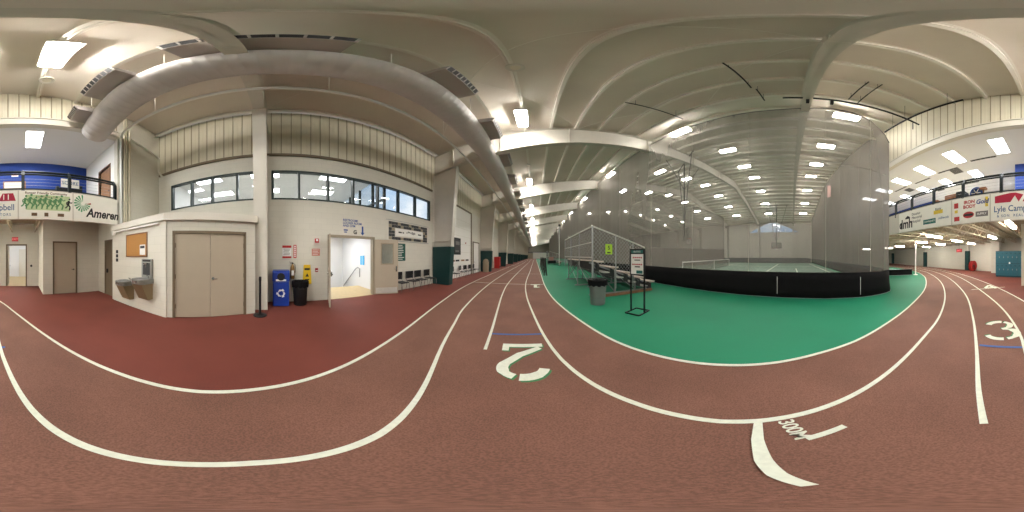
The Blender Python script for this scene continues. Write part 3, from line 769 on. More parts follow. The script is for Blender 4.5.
MB().prism([(-.06,.86),(.06,.86),(0,.98)], 'x', .028, .031).box(.028,.031,-.09,.09,1.08,1.15).box(.028,.031,-.07,.07,.74,.78).build('print', 'text_dark', t)
MB().box(-.045,.0,-.02,.02,1.15,1.2).build('wall_hook', 'galv', t)
# stanchion
t = thing('stanchion', 'black belt stanchion post with round base beside the column', 'stanchion', (-4.03,-.47,0))
MB().lathe([(0,0),(.17,0),(.175,.012),(.16,.03),(.05,.045),(.03,.06)], 28).build('base', 'black', t, smooth=True)
MB().cyl((0,0,.04),(0,0,.93),.03,n=16).build('post', 'black', t, smooth=True)
MB().lathe([(.03,.92),(.036,.93),(.036,1.02),(.03,1.035),(0,1.035)], 18).build('belt_head', 'black', t, smooth=True)

# chairs
def make_chair(label):
    t = thing('stacking_chair', label, 'chair', (0,0,0), 0, 'black stacking chairs along the left wall')
    # faces +x : seat front at +x
    mb = MB(); n = 9; top = []; 
    for i in range(n):
        x = -.19+.42*i/(n-1); z = .455-.02*sin(pi*i/(n-1))+(.0 if i < n-2 else -.012*(i-n+3))
        top.append((x,z))
    mb.prism(top+[(x,z-.025) for x, z in top[::-1]], 'y', -.22, .22); mb.build('seat', 'black', t, bevel=.008)
    mb = MB(); pts = []
    nb = 8
    ou = []; inn = []
    for i in range(nb):
        y = -.25+.50*i/(nb-1); c = -.235-.03*(1-(y/.25)**2)
        ou.append((c-.018,y)); inn.append((c,y))
    mb.prism(inn+ou[::-1], 'z', .52, .85); mb.build('backrest', 'black', t, bevel=.008)
    for s in (-1,1):
        MB().tube([(-.25,s*.2,.72),(-.235,s*.215,.5),(-.2,s*.225,.43),(-.16,s*.225,.4),(-.24,s*.235,0)], .011, 6).build('leg', 'chrome', t, smooth=True)
        MB().tube([(-.16,s*.225,.41),(.17,s*.225,.42),(.2,s*.225,.40),(.24,s*.235,0)], .011, 6).build('leg', 'chrome', t, smooth=True)
    MB().cyl((-.17,-.225,.405),(-.17,.225,.405),.01,n=6).cyl((.18,-.225,.41),(.18,.225,.41),.01,n=6).build('seat_frame', 'chrome', t)
    return t
spots = [(-5.02,4.72,0,'black stacking chair half hidden behind the open door leaf'), (-5.02,5.42,0,'black stacking chair second from the open door under the photo board'), (-5.02,6.0,0,'black stacking chair third from the open door under the photo board'), (-5.02,6.72,0,'black stacking chair beside the first green padded column'),
         (-4.95,9.3,0,'black chair just past the first green padded column'), (-4.95,10.5,.15,'second black chair past the first green padded column'), (-4.95,11.3,-.1,'third black chair past the first green padded column'), (-4.95,12.2,0,'fourth black chair past the first green padded column'), (-4.95,13.1,.1,'black chair beside the narrow white door farther along')]
ch = None
for x, y, rz, lb in spots:
    if ch is None: ch = make_chair(lb); ch.location = (x,y,0)
    else: dup(ch, (x,y,0), rz, lb)

# second bay: large white overhead door, side door, pictures
d3 = struct(MB().box(W, W+.03, 8.6, 12.9, 0, 5.2).build('door_2', 'white_paint'), 'large white overhead door past the first padded column', 'door')
MB().box(W, W+.09, 12.9, 13.02, 0, 5.2).box(W, W+.09, 8.5, 13.02, 5.2, 5.32).build('door_frame', 'frame_brown', d3)
mb = MB()
for k in range(1,8): mb.box(W+.03, W+.034, 8.6, 12.9, .61*k-.01, .61*k+.01)
mb.build('section_joint', 'cream', d3)
d4 = struct(MB().box(W, W+.035, 13.5, 14.9, 0, 2.75).build('door_3', 'white_paint'), 'narrow white door before the second padded column', 'door')
MB().box(W, W+.07, 13.42, 13.5, 0, 2.83).box(W, W+.07, 14.9, 14.98, 0, 2.83).box(W, W+.07, 13.42, 14.98, 2.75, 2.83).build('door_frame', 'frame_brown', d4)
MB().tube([(W+.035,13.6,1.0),(W+.09,13.6,1.0),(W+.09,13.75,1.0)],.012,6).build('door_handle', 'chrome', d4)
t = thing('framed_poster', 'dark framed poster on the white overhead door', 'poster', (W+.035,10.4,2.25))
MB().box(0,.02,-.5,.5,-.6,.6).build('poster_frame', 'black', t); MB().box(.02,.024,-.42,.42,-.5,.5).build('print', 'dark_grey', t)
MB().box(.024,.027,-.3,.3,.1,.35).box(.024,.027,-.34,.2,-.4,-.3).build('print_detail', 'vent_grey', t)
t = thing('wall_emblem', 'small round emblem beside the dark framed poster', 'emblem', (W+.035,11.8,2.6))
MB().lathe([(0,0),(.2,0),(.2,.01),(0,.01)], 24, (0,0,0), 'x').build('disc', 'paper', t); MB().prism([(-.12,-.02),(.12,.06),(.1,-.08)], 'x', .01, .014).box(.01,.014,-.06,.08,-.1,-.06).build('emblem_mark', 'red_deep', t)
for k, (y, c) in enumerate(((9.7,'wood'),(10.4,'black'),(11.3,'brown_wood'),(12.1,'black'))):
    o = tag(MB().box(W+.035,W+.055,y-.27,y+.27,1.16,1.28).build('name_plaque', c), ['brown name plaque under the framed poster','black name plaque second along the overhead door','reddish brown name plaque third along the overhead door','black name plaque at the frame of the overhead door'][k], 'plaque', 'small plaques in a line')
tag(MB().box(W+.035, W+.05, 8.7, 9.0, 3.0, 4.0).build('wall_banner', 'steel_blue'), 'slim blue banner beside the first padded column', 'banner')
t = thing('litter_bin', 'tall tan dome topped litter bin before the second padded column', 'trash can', (-4.65,14.95,0))
MB().lathe([(0,0),(.27,0),(.28,.03),(.28,.9),(.26,.93)], 26).build('bin_body', 'tan_bin', t, smooth=True)
MB().lathe([(.29,.9),(.29,.95),(.27,1.08),(.2,1.2),(.08,1.27),(0,1.28)], 26).build('dome_lid', 'tan_bin', t, smooth=True)
MB().box(.2,.275,-.1,.1,1.0,1.12).build('lid_flap', 'dark_grey', t)
t = thing('vending_box', 'red upright box against the wall past the second padded column', 'box', (-4.75,20.2,0))
MB().box(-.35,.35,-.35,.35,0,1.45).build('cabinet', 'red', t, bevel=.03); MB().box(.35,.36,-.22,.22,.75,1.3).build('front_panel', 'red_deep', t); MB().box(.35,.38,-.3,.3,.1,.3).build('tray', 'black', t)
d5 = struct(MB().box(W, W+.035, 17.2, 19.0, 0, 2.25).build('door_4', 'white_paint'), 'white door past the second padded column', 'door')
MB().box(W, W+.07, 17.12, 17.2, 0, 2.33).box(W, W+.07, 19.0, 19.08, 0, 2.33).box(W, W+.07, 17.12, 19.08, 2.25, 2.33).build('door_frame', 'frame_brown', d5)
MB().box(W+.035,W+.04,17.5,17.9,1.1,1.9).build('door_pane', 'dark_grey', d5)
tag(MB().box(W+.01, W+.03, 17.6, 18.6, 3.0, 4.3).build('wall_banner', 'sign_green'), 'green and white banner high past the second padded column', 'banner')

# ------------------------------------------------------------------ closet block with double doors
Cc, Dd = Vector((-3.0,-2.55)), Vector((-4.2,-.62))
mb = MB().box(-3.15, -3.0, SY, -2.5, 0, 2.45)
struct(mb.build('wall_closet', 'block_y'), 'cream block wall carrying the drinking fountains', 'wall')
ang = atan2(Dd.y-Cc.y, Dd.x-Cc.x); LL = (Dd-Cc).length
o = grid_wall(MB(), 'y', 0, -.15, 0, LL, 0, 2.45, [(.24,1.98,0,2.1)]).xf(Matrix.Diagonal((1,-1,1,1))).build('wall_closet_front', 'block_x')
o.location = (Cc.x,Cc.y,0); o.rotation_euler = (0,0,ang); struct(o, 'angled cream block wall around the tan double doors', 'wall')
off = [(-2.93,SY),(-2.93,-2.52),(-4.13,-.55),(W,-.55),(W,SY)]
struct(MB().prism(off, 'z', 2.42, 2.6).build('trim_3', 'cream_trim'), 'thick cream fascia capping the closet block', 'trim')
dd = struct(MB().box(.2,.26,-.02,.12,0,2.16).box(1.96,2.02,-.02,.12,0,2.16).box(.2,2.02,-.02,.12,2.09,2.16).build('door_5', 'frame_brown'), 'closed tan double doors in the closet block', 'door')
dd.location = (Cc.x,Cc.y,0); dd.rotation_euler = (0,0,ang)
for a, b in ((.262,1.106),(1.114,1.958)):
    lf = MB().box(a,b,.01,.055,.015,2.088).build('door_leaf', 'door_tan', dd)
    hx = a if a < 1 else b
    MB().box(hx-.008,hx+.02,-.0,.012,.25,.36).box(hx-.008,hx+.02,-.0,.012,1.75,1.86).box(hx-.008,hx+.02,0,.012,1.0,1.11).build('hinge', 'frame_brown', lf)
    if a > 1:
        MB().lathe([(0,0),(.035,0),(.035,-.012),(0,-.012)], 16, (a+.06,.01,1.0), 'y').tube([(a+.06,-.0,1.0),(a+.06,-.05,1.0),(a+.16,-.055,1.0)],.011,6).build('door_handle', 'chrome', lf)
# cork board
t = thing('cork_board', 'framed cork notice board above the drinking fountains', 'notice board', (-2.999,-3.6,1.86))
MB().box(0,.015,-.45,.45,-.32,.32).build('cork_panel', 'cork', t)
MB().box(0,.022,-.47,-.44,-.34,.34).box(0,.022,.44,.47,-.34,.34).box(0,.022,-.47,.47,-.34,-.31).box(0,.022,-.47,.47,.31,.34).build('board_frame', 'wood', t)
tag(MB().box(-2.98,-2.976,-3.42,-3.2,1.58,1.86).build('paper_notice', 'paper'), 'white paper pinned to the cork board', 'paper')
tag(MB().box(-2.975,-2.973,-3.4,-3.22,1.76,1.83).build('photo_print', 'dark_grey'), 'small dark photo pinned on the white paper', 'photo')
for k in range(3):
    tag(MB().box(-2.999,-2.99,-4.66,-4.54,1.36+.14*k,1.47+.14*k).build('room_plaque', 'black'), ['small black plaque lowest of three on the wall edge','small black plaque middle of three on the wall edge','small black plaque topmost of three on the wall edge'][k], 'plaque', 'small black plaques')
# drinking fountains
def fountain(y, zt, label, filler):
    t = thing('drinking_fountain', label, 'drinking fountain', (-3.0,y,zt), 0, 'drinking fountains')
    prof = [(0,-.23),(.36,-.23),(.44,-.16),(.46,0),(.44,.16),(.36,.23),(0,.23)]
    mb = MB().prism(prof, 'z', -.13, 0.0)
    mb.build('basin', 'stainless', t, bevel=.015)
    MB().lathe([(0,0),(.14,.0),(.15,.012),(.165,.012),(.17,.0)], 22, (.26,0,.001)).build('bowl', 'galv', t, smooth=True)
    MB().tube([(.08,.1,.0),(.08,.1,.06),(.13,.08,.075)], .012, 6).build('spout', 'chrome', t)
    MB().box(.455,.475,-.08,.08,-.09,-.03).build('push_pad', 'chrome', t)
    MB().prism([(0,-.13),(.40,-.13),(.17,-.56),(0,-.56)], 'y', -.19, .19).build('skirt', 'stain_skirt', t, bevel=.01)
    if filler:
        f = MB().box(0,.05,-.2,.2,.0,.5).build('bottle_filler', 'stainless', t, bevel=.01)
        MB().box(.05,.056,-.13,.13,.08,.40).build('filler_recess', 'dark_grey', f)
        MB().cyl((.08,0,.36),(.08,0,.28),.016,n=10).box(.05,.1,-.05,.05,.36,.40).build('filler_spout', 'chrome', f)
        MB().box(.05,.055,-.15,.15,.43,.48).build('status_strip', 'black', f)
    return t
fountain(-3.88, .83, 'lower stainless drinking fountain under the cork board', False)
fountain(-3.12, .97, 'higher stainless drinking fountain with bottle filling panel', True)

# ------------------------------------------------------------------ balcony (running across behind the lanes) and what is under it
DECK0, DECK1, HEAD = 2.68, 3.62, 6.75
XE = EAST
struct(MB().box(-3.25, XE, SY-.12, SY, DECK0, 3.66).build('wall_balcony', 'cream_trim'), 'cream balcony front carrying the banners', 'wall')
struct(MB().box(-3.25, XE, -27, SY-.12, 3.22, 3.34).build('floor_balcony', 'deck_tan'), 'balcony floor slab', 'floor')
for k in range(26):
    x = -.6+1.15*k
    if x < 26:
        mb = MB().box(x-.03, x+.03, -24, SY-.12, 3.12, 3.2).box(x-.025, x+.025, -24, SY-.12, 2.76, 2.82)
        y = SY-.2; up = False
        while y > -19:
            mb.bar((x,y,3.14 if up else 2.8),(x,y-.4,2.8 if up else 3.14),.025); up = not up; y -= .4
        struct(mb.build('deck_beam', 'joist'))
pn, jn = ribbed('y', SY, 1, -3.2, XE, 7.08, lambda a: roof(a)-.02)
o = struct(pn.build('wall_header_siding', 'panel'), 'ribbed cream metal siding above the balcony opening', 'wall')
jn.build('siding_joint_shade', 'panel_joint_shade', o)['kind'] = 'stuff'
struct(MB().box(-3.25, XE, SY-.12, SY+.02, 6.70, 7.08).box(-3.25, XE, SY-.14, SY+.05, 7.05, 7.1).build('trim_4', 'cream_trim'), 'cream beam over the balcony opening', 'trim')
struct(MB().box(-3.25, XE, SY-.22, SY-.12, 6.70, 14.5).build('wall_header', 'cream'), 'wall above the balcony opening', 'wall')
mb = MB().box(W-.3, -3.2, SY-.2, SY, 0, 9.0)
struct(mb.build('wall_corner', 'block_x'), 'cream wall between the office windows and the balcony', 'wall')
struct(MB().box(-3.35, XE, -12, SY-.2, 6.72, 6.82).build('ceiling_balcony', 'soft_white'), 'white balcony ceiling with panel lights', 'ceiling')
struct(MB().box(-3.3, 1.45, -8.2, -8.05, 3.3, 6.75).box(1.45, 1.6, -11.6, -8.05, 3.3, 6.75).build('wall_blue', 'blue_paint'), 'deep blue wall at the back of the balcony', 'wall')
struct(MB().box(1.6, 9.1, -11.7, -11.5, 3.3, 6.75).build('wall_balcony_back', 'soft_white'), 'white wall at the back of the balcony', 'wall')
struct(MB().box(9.1, XE, -11.7, -11.3, 3.3, 6.75).build('wall_blue_far', 'blue_paint'), 'blue wall far along the back of the balcony', 'wall')
mb = grid_wall(MB(), 'x', -3.45, -3.3, -8.2, SY, 3.3, 6.75, [(-6.5,-5.6,3.3,5.6)])
struct(mb.build('wall_balcony_side', 'white_paint'), 'white side wall of the balcony', 'wall')
d7 = struct(MB().box(-3.46,-3.28,-6.58,-6.5,3.34,5.68).box(-3.46,-3.28,-5.6,-5.52,3.34,5.68).box(-3.46,-3.28,-6.58,-5.52,5.6,5.68).build('door_7', 'wood'), 'brown wooden door on the balcony side wall', 'door')
MB().box(-3.42,-3.37,-6.5,-5.6,3.34,5.6).build('door_leaf', 'brown_wood', d7)
MB().cyl((-3.37,-5.7,4.35),(-3.3,-5.7,4.35),.03,n=10).build('door_handle', 'chrome', d7)
# balcony ceiling panel lights
BL = [(-.4,-5.95,''),(1.86,-6.2,''),(4.0,-6.3,''),(6.1,-6.55,''),(8.2,-6.6,''),(10.3,-6.6,''),(12.6,-6.6,''),(3.95,-8.6,''),(6.15,-8.8,''),(8.2,-8.85,''),(10.3,-8.95,''),(12.6,-8.9,'')]
BN = ['over the banner with green runners','over the red roof banner','over the banner of small logos','second front row light past the blue wall end','third front row light towards the curtain','fourth front row light towards the curtain','front row light half behind the curtain edge',
      'rear row light over the banner of small logos','rear row light second towards the curtain','rear row light third towards the curtain','rear row light fourth towards the curtain','rear row light half behind the curtain edge']
p0 = None
for (x, y, _), nm_ in zip(BL, BN):
    lb = 'white balcony ceiling panel light, '+nm_
    if p0 is None:
        p0 = t = thing('balcony_light', lb, 'light', (x,y,6.71), 0, 'balcony ceiling panel lights')
        MB().box(-.32,.32,-.62,.62,-.01,.01).build('light_frame', 'white_paint', t)
        MB().box(-.29,.29,-.59,.59,-.018,-.01).build('light_diffuser', 'lamp_cool', t)
        blamps = [t]
    else: blamps.append(dup(p0, (x,y,6.71), 0, lb))
for t in blamps: lamp(t, .58, 1.18, -.022, 62, True)
for k, (x, y) in enumerate(((2.9,-7.0),(5.1,-7.3),(7.2,-7.5),(9.3,-7.4),(4.9,-9.6))):
    t = thing('slot_diffuser', 'grey slot diffuser in the balcony ceiling, '+['next to the blue wall end','second from the blue wall end','third from the blue wall end','last towards the curtain','behind the front row'][k], 'vent', (x,y,6.715), 0, 'balcony ceiling slot diffusers')
    MB().box(-.65,.65,-.06,.06,-.012,.005).build('diffuser_frame', 'vent_grey', t)
    mb = MB(); 
    for q in range(5): mb.box(-.6+.25*q,-.6+.25*q+.2,-.04,.04,-.018,-.012)
    mb.build('slot', 'dark_grey', t)
for k, (x, y) in enumerate(((4.75,-7.65),(9.0,-8.0),(7.3,-9.4))):
    t = thing('ceiling_vent', 'square dark grille in the balcony ceiling, '+['by the banner of small logos','farther along towards the curtain','in the rear row'][k], 'vent', (x,y,6.715), 0, 'balcony square vents')
    MB().box(-.3,.3,-.3,.3,-.014,.005).build('vent_frame', 'vent_grey', t)
    mb = MB()
    for q in range(3): s = .25-.08*q; mb.box(-s,s,-s,-s+.035,-.02,-.014).box(-s,s,s-.035,s,-.02,-.014).box(-s,-s+.035,-s,s,-.02,-.014).box(s-.035,s,-s,s,-.02,-.014)
    mb.build('vent_louvre', 'dark_grey', t)
# railing
RY = SY-.08
t = thing('balcony_railing', 'dark green pipe railing along the balcony edge above the banners', 'railing', (0,RY,0))
px_ = [-3.12,-1.45,0.0,1.42,2.79,4.11,5.38,6.57,8.0,9.4,10.8,12.2,13.6,15,16.4,17.8,19.2]
for x in px_:
    MB().prism([(0,3.5),(.08,3.5),(.08,4.22),(-.05,4.43),(-.11,4.38),(0,4.2)], 'x', x-.05, x+.05).build('railing_post', 'rail_green', t)
MB().cyl((-3.15,-.07,4.41),(30,-.07,4.41),.042,n=10).build('top_rail', 'rail_green', t, smooth=True)
MB().cyl((-3.15,.03,4.26),(30,.03,4.26),.03,n=8).build('middle_rail', 'rail_green', t, smooth=True)
MB().box(-3.15,30,-.02,.04,3.68,3.73).build('bottom_rail', 'rail_green', t)
mb = MB()
for k in range(3): mb.cyl((-3.15,.01,3.85+.12*k),(30,.01,3.85+.12*k),.004,n=4)
mb.build('infill_wire', 'galv', t)
mb = MB()
for x in px_[:8]: mb.tube([(x-.03,-.08,4.44),(x,-.08,4.5),(x+.03,-.08,4.44)],.008,5)
mb.build('rail_hook', 'galv', t)
# banners (text faces the lanes, +y)
RZY = (pi/2,0,pi)
BYF = SY+.015
def banner(label, x0, x1, m='banner_white'):
    """root at banner centre; local +x points towards world -x so layouts read left to right"""
    t = thing('banner', label, 'banner', ((x0+x1)/2, BYF, 3.15), pi, 'banners on the balcony front')
    w = x1-x0
    MB().box(-w/2+.01,w/2-.01,-.006,.006,-.47,.47).build('banner_sheet', m, t)
    mb = MB()
    for q in (-1,1):
        for zz in (-.43,.43): mb.lathe([(0,0),(.018,0),(.018,.004),(0,.004)], 10, (q*(w/2-.05),.006,zz), 'y')
    mb.build('grommet', 'galv', t)
    return t
TR = (pi/2,0,0)
# NB local frame is turned half round about z: its front is local -y
def plate(mb, x0, x1, z0, z1, d=.003): return mb.box(x0, x1, -.006-d, -.006, z0, z1)
t = banner('white banner with a green sunburst and bold black italic word at the wall end', -3.2, -1.56)
mb = MB(); 
for k in range(14):
    a = R(100+k*20)
    if k in (0,): a = R(95)
    r0, r1 = .07, .30 if k < 9 else .26
    c = (-.5,.14)
    w_ = .019
    pts = [(c[0]+r0*cos(a-.05),c[1]+r0*sin(a-.05)),(c[0]+r1*cos(a-w_*5),c[1]+r1*sin(a-w_*5)),(c[0]+r1*cos(a+w_*5),c[1]+r1*sin(a+w_*5)),(c[0]+r0*cos(a+.05),c[1]+r0*sin(a+.05))]
    if 40 < (100+k*20) % 360 or True: mb.prism(pts, 'y', -.009, -.006)
mb.build('sunburst', 'leaf_green', t)
mb = MB().prism([(-.43,.13),(-.22,.14),(-.22,.19)], 'y', -.0095, -.006)
mb.build('sunburst_ray', 'logo_red', t)
lettering('lettering', 'Ameren', .42, 'text_dark', t, (.23,-.008,-.17), TR, bold=.012, shear=.25, sx=.88)
t = banner('white banner with running figures in green on a pale green field', -1.54, .13)
plate(MB(), -.62,.74,-.18,.33,.001).build('print_field', 'banner_green', t)
lettering('lettering', 'Runner Friendly Community', .112, 'text_brown', t, (0,-.008,.395), TR, bold=.002)
lettering('lettering', 'Road Runners Club', .085, 'text_brown', t, (0.02,-.008,.27), TR)
for k in range(9):
    x = -.66+.155*k+(.10 if k == 8 else 0); s = 1.0+.12*sin(k*2.1); z = -.14
    mb = MB(); d = -.0095
    def P(pts, w): 
        a = [(x+px*s, z+pz*s) for px, pz in pts]
        for (ax,az),(bx,bz) in zip(a, a[1:]):
            v = Vector((bx-ax,bz-az)); nn = Vector((-v.y,v.x)).normalized()*w/2
            mb.prism([(ax-nn.x,az-nn.y),(bx-nn.x,bz-nn.y),(bx+nn.x,bz+nn.y),(ax+nn.x,az+nn.y)], 'y', d, -.006)
    f = 1 if k % 2 else .8
    P([(0,.2),(.03,.36)], .07); P([(0,.2),(.09*f,.13),(.05,.0)], .045); P([(0,.2),(-.06,.10),(-.13*f,.08)], .04)
    P([(.03,.34),(.10,.27),(.15,.31)], .03); P([(.03,.34),(-.06,.28),(-.04,.2)], .03)
    mb.lathe([(0,0),(.035*s,0),(.035*s,.0035),(0,.0035)], 10, (x+.05*s,d,z+.42*s), 'y')
    mb.build('running_figure', 'runner_green' if k < 8 else 'text_dark', t)
plate(plate(plate(MB(), -.45,-.28,-.37,-.27), -.06,.06,-.38,-.26), .35,.55,-.37,-.27).build('small_mark', 'text_brown', t)
t = banner('white banner with a big red roof shape over blue lettering', .15, 1.76)
mb = MB().prism([(-.66,.12),(-.66,.36),(-.16,.44),(.0,.44),(.24,.36),(.10,.12),(-.02,.34),(-.16,.12)], 'y', -.009, -.006)
mb.prism([(.22,.12),(.34,.38),(.66,.38),(.74,.12)], 'y', -.009, -.006)
mb.build('roof_mark', 'mag_red', t)
plate(plate(MB(), .36,.39,.16,.34,.005), .5,.53,.16,.34,.005).build('roof_gap', 'banner_white', t)
lettering('lettering', 'Lyle Campbell', .285, 'steel_blue', t, (0,-.008,-.1), TR, sx=.86, bold=.002)
lettering('lettering', '& SON  REALTORS', .12, 'steel_blue', t, (0,-.008,-.33), TR, gap=1.35, sx=.92)
t = banner('white banner with six small red and blue sponsor logos', 1.79, 3.22)
plate(MB(), -.62,-.45,.12,.32).build('logo_block', 'logo_red', t); plate(MB(), -.6,-.47,-.06,.05).build('logo_block', 'logo_yellow', t)
plate(MB(), -.62,-.4,-.36,-.2).build('logo_block', 'logo_red', t)
lettering('logo_lettering', 'IRON\nBODY', .17, 'logo_red', t, (-.02,-.008,.2), TR, bold=.006)
lettering('logo_lettering', 'Gold', .22, 'blue_text', t, (.45,-.008,.24), TR, bold=.006, shear=.2)
plate(MB(), .56,.66,.05,.4,.001).build('logo_block', 'logo_yellow', t)
mb = MB().lathe([(0,0),(.19,0),(.19,.003),(0,.003)], 24, (0,-.009,0), 'y'); mb.xf(Matrix.Translation((-.05,0,-.18)) @ Matrix.Diagonal((1.1,1,.62,1)))
mb.build('logo_oval', 'logo_red', t); plate(MB(), -.22,.12,-.22,-.14,.005).build('logo_band', 'text_dark', t)
plate(MB(), .22,.66,-.28,-.1).build('logo_block', 'vent_grey', t); lettering('logo_lettering', 'SUPPLY', .1, 'paper', t, (.44,-.0095,-.19), TR, bold=.003)
t = banner('wide white banner with a large black arch logo and teal block beside the curtain', 3.25, 6.25)
mb = plate(MB(), -1.36,-1.28,-.28,-.05); mb.prism([(-1.02,.18),(-.86,.27),(-.7,.18),(-.7,.12),(-1.02,.12)], 'y', -.009, -.006)
mb.build('logo_arch', 'text_dark', t)
lettering('logo_lettering', 'dmh', .62, 'text_dark', t, (-1.0,-.008,-.12), TR, bold=.014, sx=.85)
lettering('lettering', 'Decatur\nMemorial\nHospital', .17, 'dark_grey', t, (-.58,-.008,.1), TR, 'LEFT', sx=.95)
plate(MB(), .12,.78,-.3,-.1).build('logo_block', 'logo_teal', t); lettering('logo_lettering', 'COMMUNITY', .1, 'banner_white', t, (.45,-.0095,-.2), TR)
plate(MB(), .68,1.12,.05,.2).build('logo_block', 'logo_yellow', t); lettering('logo_lettering', 'Bank', .15, 'dark_grey', t, (.9,-.0095,.24), TR)
lettering('logo_lettering', 'millwork', .14, 'steel_blue', t, (1.14,-.008,-.14), TR, shear=.2)
# things up on the balcony
t = thing('scoreboard_cart', 'low black machine with a white lettered panel behind the railing by the blue wall', 'exercise machine', (-1.55,-5.7,3.34))
MB().box(-.5,.3,-.2,.2,.1,.75).build('machine_body', 'black', t, bevel=.03); MB().box(-.42,.25,.2,.215,.76,1.12).build('white_panel', 'paper', t)
lettering('lettering', 'SCORE', .2, 'steel_blue', t, (-.085,.217,.94), RZY)
MB().box(-.55,-.45,-.2,.2,0,.9).box(.3,.4,-.2,.2,0,.8).build('end_frame', 'rail_green', t)
t = thing('tan_notice_board', 'cream framed notice board on the blue wall', 'notice board', (.42,-8.04,5.28))
MB().box(-.56,.56,0,.03,-.24,.24).build('board_frame', 'wood', t); MB().box(-.5,.5,.03,.035,-.18,.18).build('board_panel', 'cream_trim', t)
t = thing('wall_sign', 'small white sign with red print high on the blue wall', 'sign', (.40,-8.04,5.9))
MB().box(-.17,.17,0,.02,-.1,.1).build('sign_panel', 'paper', t); MB().box(-.12,.12,.02,.024,-.03,.06).build('print', 'logo_red', t)
t = thing('lounge_chair', 'brown leather lounge chair behind the balcony railing', 'armchair', (3.98,-5.75,3.34), 0)
MB().box(-.38,.38,-.36,.36,.2,.48).build('seat', 'brown_leather', t, bevel=.05); MB().box(-.38,.38,-.42,-.22,.45,1.08).build('backrest', 'brown_leather', t, bevel=.06)
for s in (-1,1): MB().box(s*.4-.09,s*.4+.09,-.4,.36,.2,.7).build('arm', 'brown_leather', t, bevel=.04)
for a in (-.3,.3):
    for b in (-.3,.3): MB().box(a-.03,a+.03,b-.03,b+.03,0,.2).build('leg', 'black', t)
t = thing('weight_bench', 'dark padded weight bench behind the railing', 'bench', (3.2,-5.6,3.34))
MB().box(-.2,.2,-.2,.2,.5,.85).build('pad', 'black', t, bevel=.04)
for s in (-.15,.15): MB().box(s-.03,s+.03,-.2,.2,0,.5).build('leg', 'rail_green', t)
t = thing('spin_bike', 'blue and white spin bike wheel behind the balcony railing', 'exercise bike', (2.6,-5.6,3.34))
MB().lathe([(.2,-.02),(.24,-.03),(.27,0),(.24,.03),(.2,.02),(.2,-.02)], 28, (0,0,.72), 'y').build('wheel_rim', 'blue_text', t, smooth=True)
mb = MB()
for k in range(6): mb.bar((0,0,.72),(.22*cos(k*pi/3),0,.72+.22*sin(k*pi/3)),.02)
mb.build('spoke', 'paper', t); MB().box(-.5,.3,-.05,.05,.3,.45).box(-.5,-.4,-.25,.25,0,.06).box(.2,.3,-.25,.25,0,.06).bar((-.45,0,.05),(-.3,0,.4),.06).bar((.25,0,.05),(.1,0,.4),.06).bar((.0,0,.4),(0,0,.72),.05).build('bike_frame', 'dark_grey', t)
MB().box(-.42,-.18,-.1,.1,.82,.9).bar((-.3,0,.4),(-.3,0,.85),.04).build('saddle', 'brown_leather', t)
t = thing('trainer_machine', 'dark cardio machine against the far blue balcony wall', 'exercise machine', (8.3,-9.6,3.34))
MB().box(-.9,.9,-.35,.35,.05,.28).build('deck', 'black', t, bevel=.03); MB().bar((.7,-.3,.2),(.9,-.3,1.3),.06).bar((.7,.3,.2),(.9,.3,1.3),.06).build('upright', 'dark_grey', t); MB().box(.75,1.0,-.35,.35,1.2,1.45).build('console', 'black', t, bevel=.03)

# under the balcony
mb = MB().box(-3.35, -3.2, -6.5, SY-.2, 0, 3.22)
struct(mb.build('wall_passage', 'block_y'), 'cream block wall under the balcony beside the closet block', 'wall')
d8 = struct(MB().box(-3.2,-3.16,-5.78,-5.70,0,2.16).box(-3.2,-3.16,-5.06,-4.98,0,2.16).box(-3.2,-3.16,-5.78,-4.98,2.1,2.18).build('door_8', 'frame_brown'), 'narrow brown framed door in the passage wall', 'door')
MB().box(-3.2,-3.18,-5.70,-5.06,.01,2.1).build('door_leaf', 'frame_brown', d8)
MB().box(-3.18,-3.15,-5.62,-5.52,.9,1.05).build('door_handle', 'black', d8)
mb = grid_wall(MB(), 'y', -6.55, -6.4, -3.3, -.79, 0, 3.22, [(-2.17,-1.22,0,2.1)])
mb.box(-.94,-.79,-8.3,-6.55,0,3.22)
struct(mb.build('wall_storeroom', 'block_x'), 'cream block wall with a tan door under the balcony', 'wall')
d9 = struct(MB().box(-2.21,-2.15,-6.5,-6.38,0,2.14).box(-1.24,-1.18,-6.5,-6.38,0,2.14).box(-2.21,-1.18,-6.5,-6.38,2.08,2.14).build('door_9', 'frame_brown'), 'closed tan door under the balcony with lever handle', 'door')
lf = MB().box(-2.15,-1.24,-6.46,-6.415,.01,2.08).build('door_leaf', 'door_tan', d9)
MB().lathe([(0,0),(.03,0),(.03,.012),(0,.012)], 14, (-2.06,-6.415,1.0), 'y').tube([(-2.06,-6.4,1.0),(-2.06,-6.36,1.0),(-1.95,-6.355,1.0)], .01, 6).build('door_handle', 'chrome', lf)
mb = grid_wall(MB(), 'y', -8.45, -8.3, -.79, 1.32, 0, 3.22, [(-.15,.82,0,2.1)])
mb.box(1.17,1.32,-11.4,-8.45,0,3.22)
struct(mb.build('wall_exit', 'block_x'), 'cream block wall with an open exit door under the balcony', 'wall')
d10 = struct(MB().box(-.2,-.14,-8.46,-8.27,0,2.15).box(.81,.87,-8.46,-8.27,0,2.15).box(-.2,.87,-8.46,-8.27,2.09,2.15).build('door_10', 'frame_brown'), 'open doorway to a corridor under the exit sign', 'door')
lf = MB().box(.77,.81,-9.3,-8.36,.01,2.08).build('door_leaf', 'door_tan', d10)
MB().tube([(.77,-9.2,1.0),(.7,-9.2,1.0),(.7,-9.05,1.0)], .012, 6).build('door_handle', 'chrome', lf)
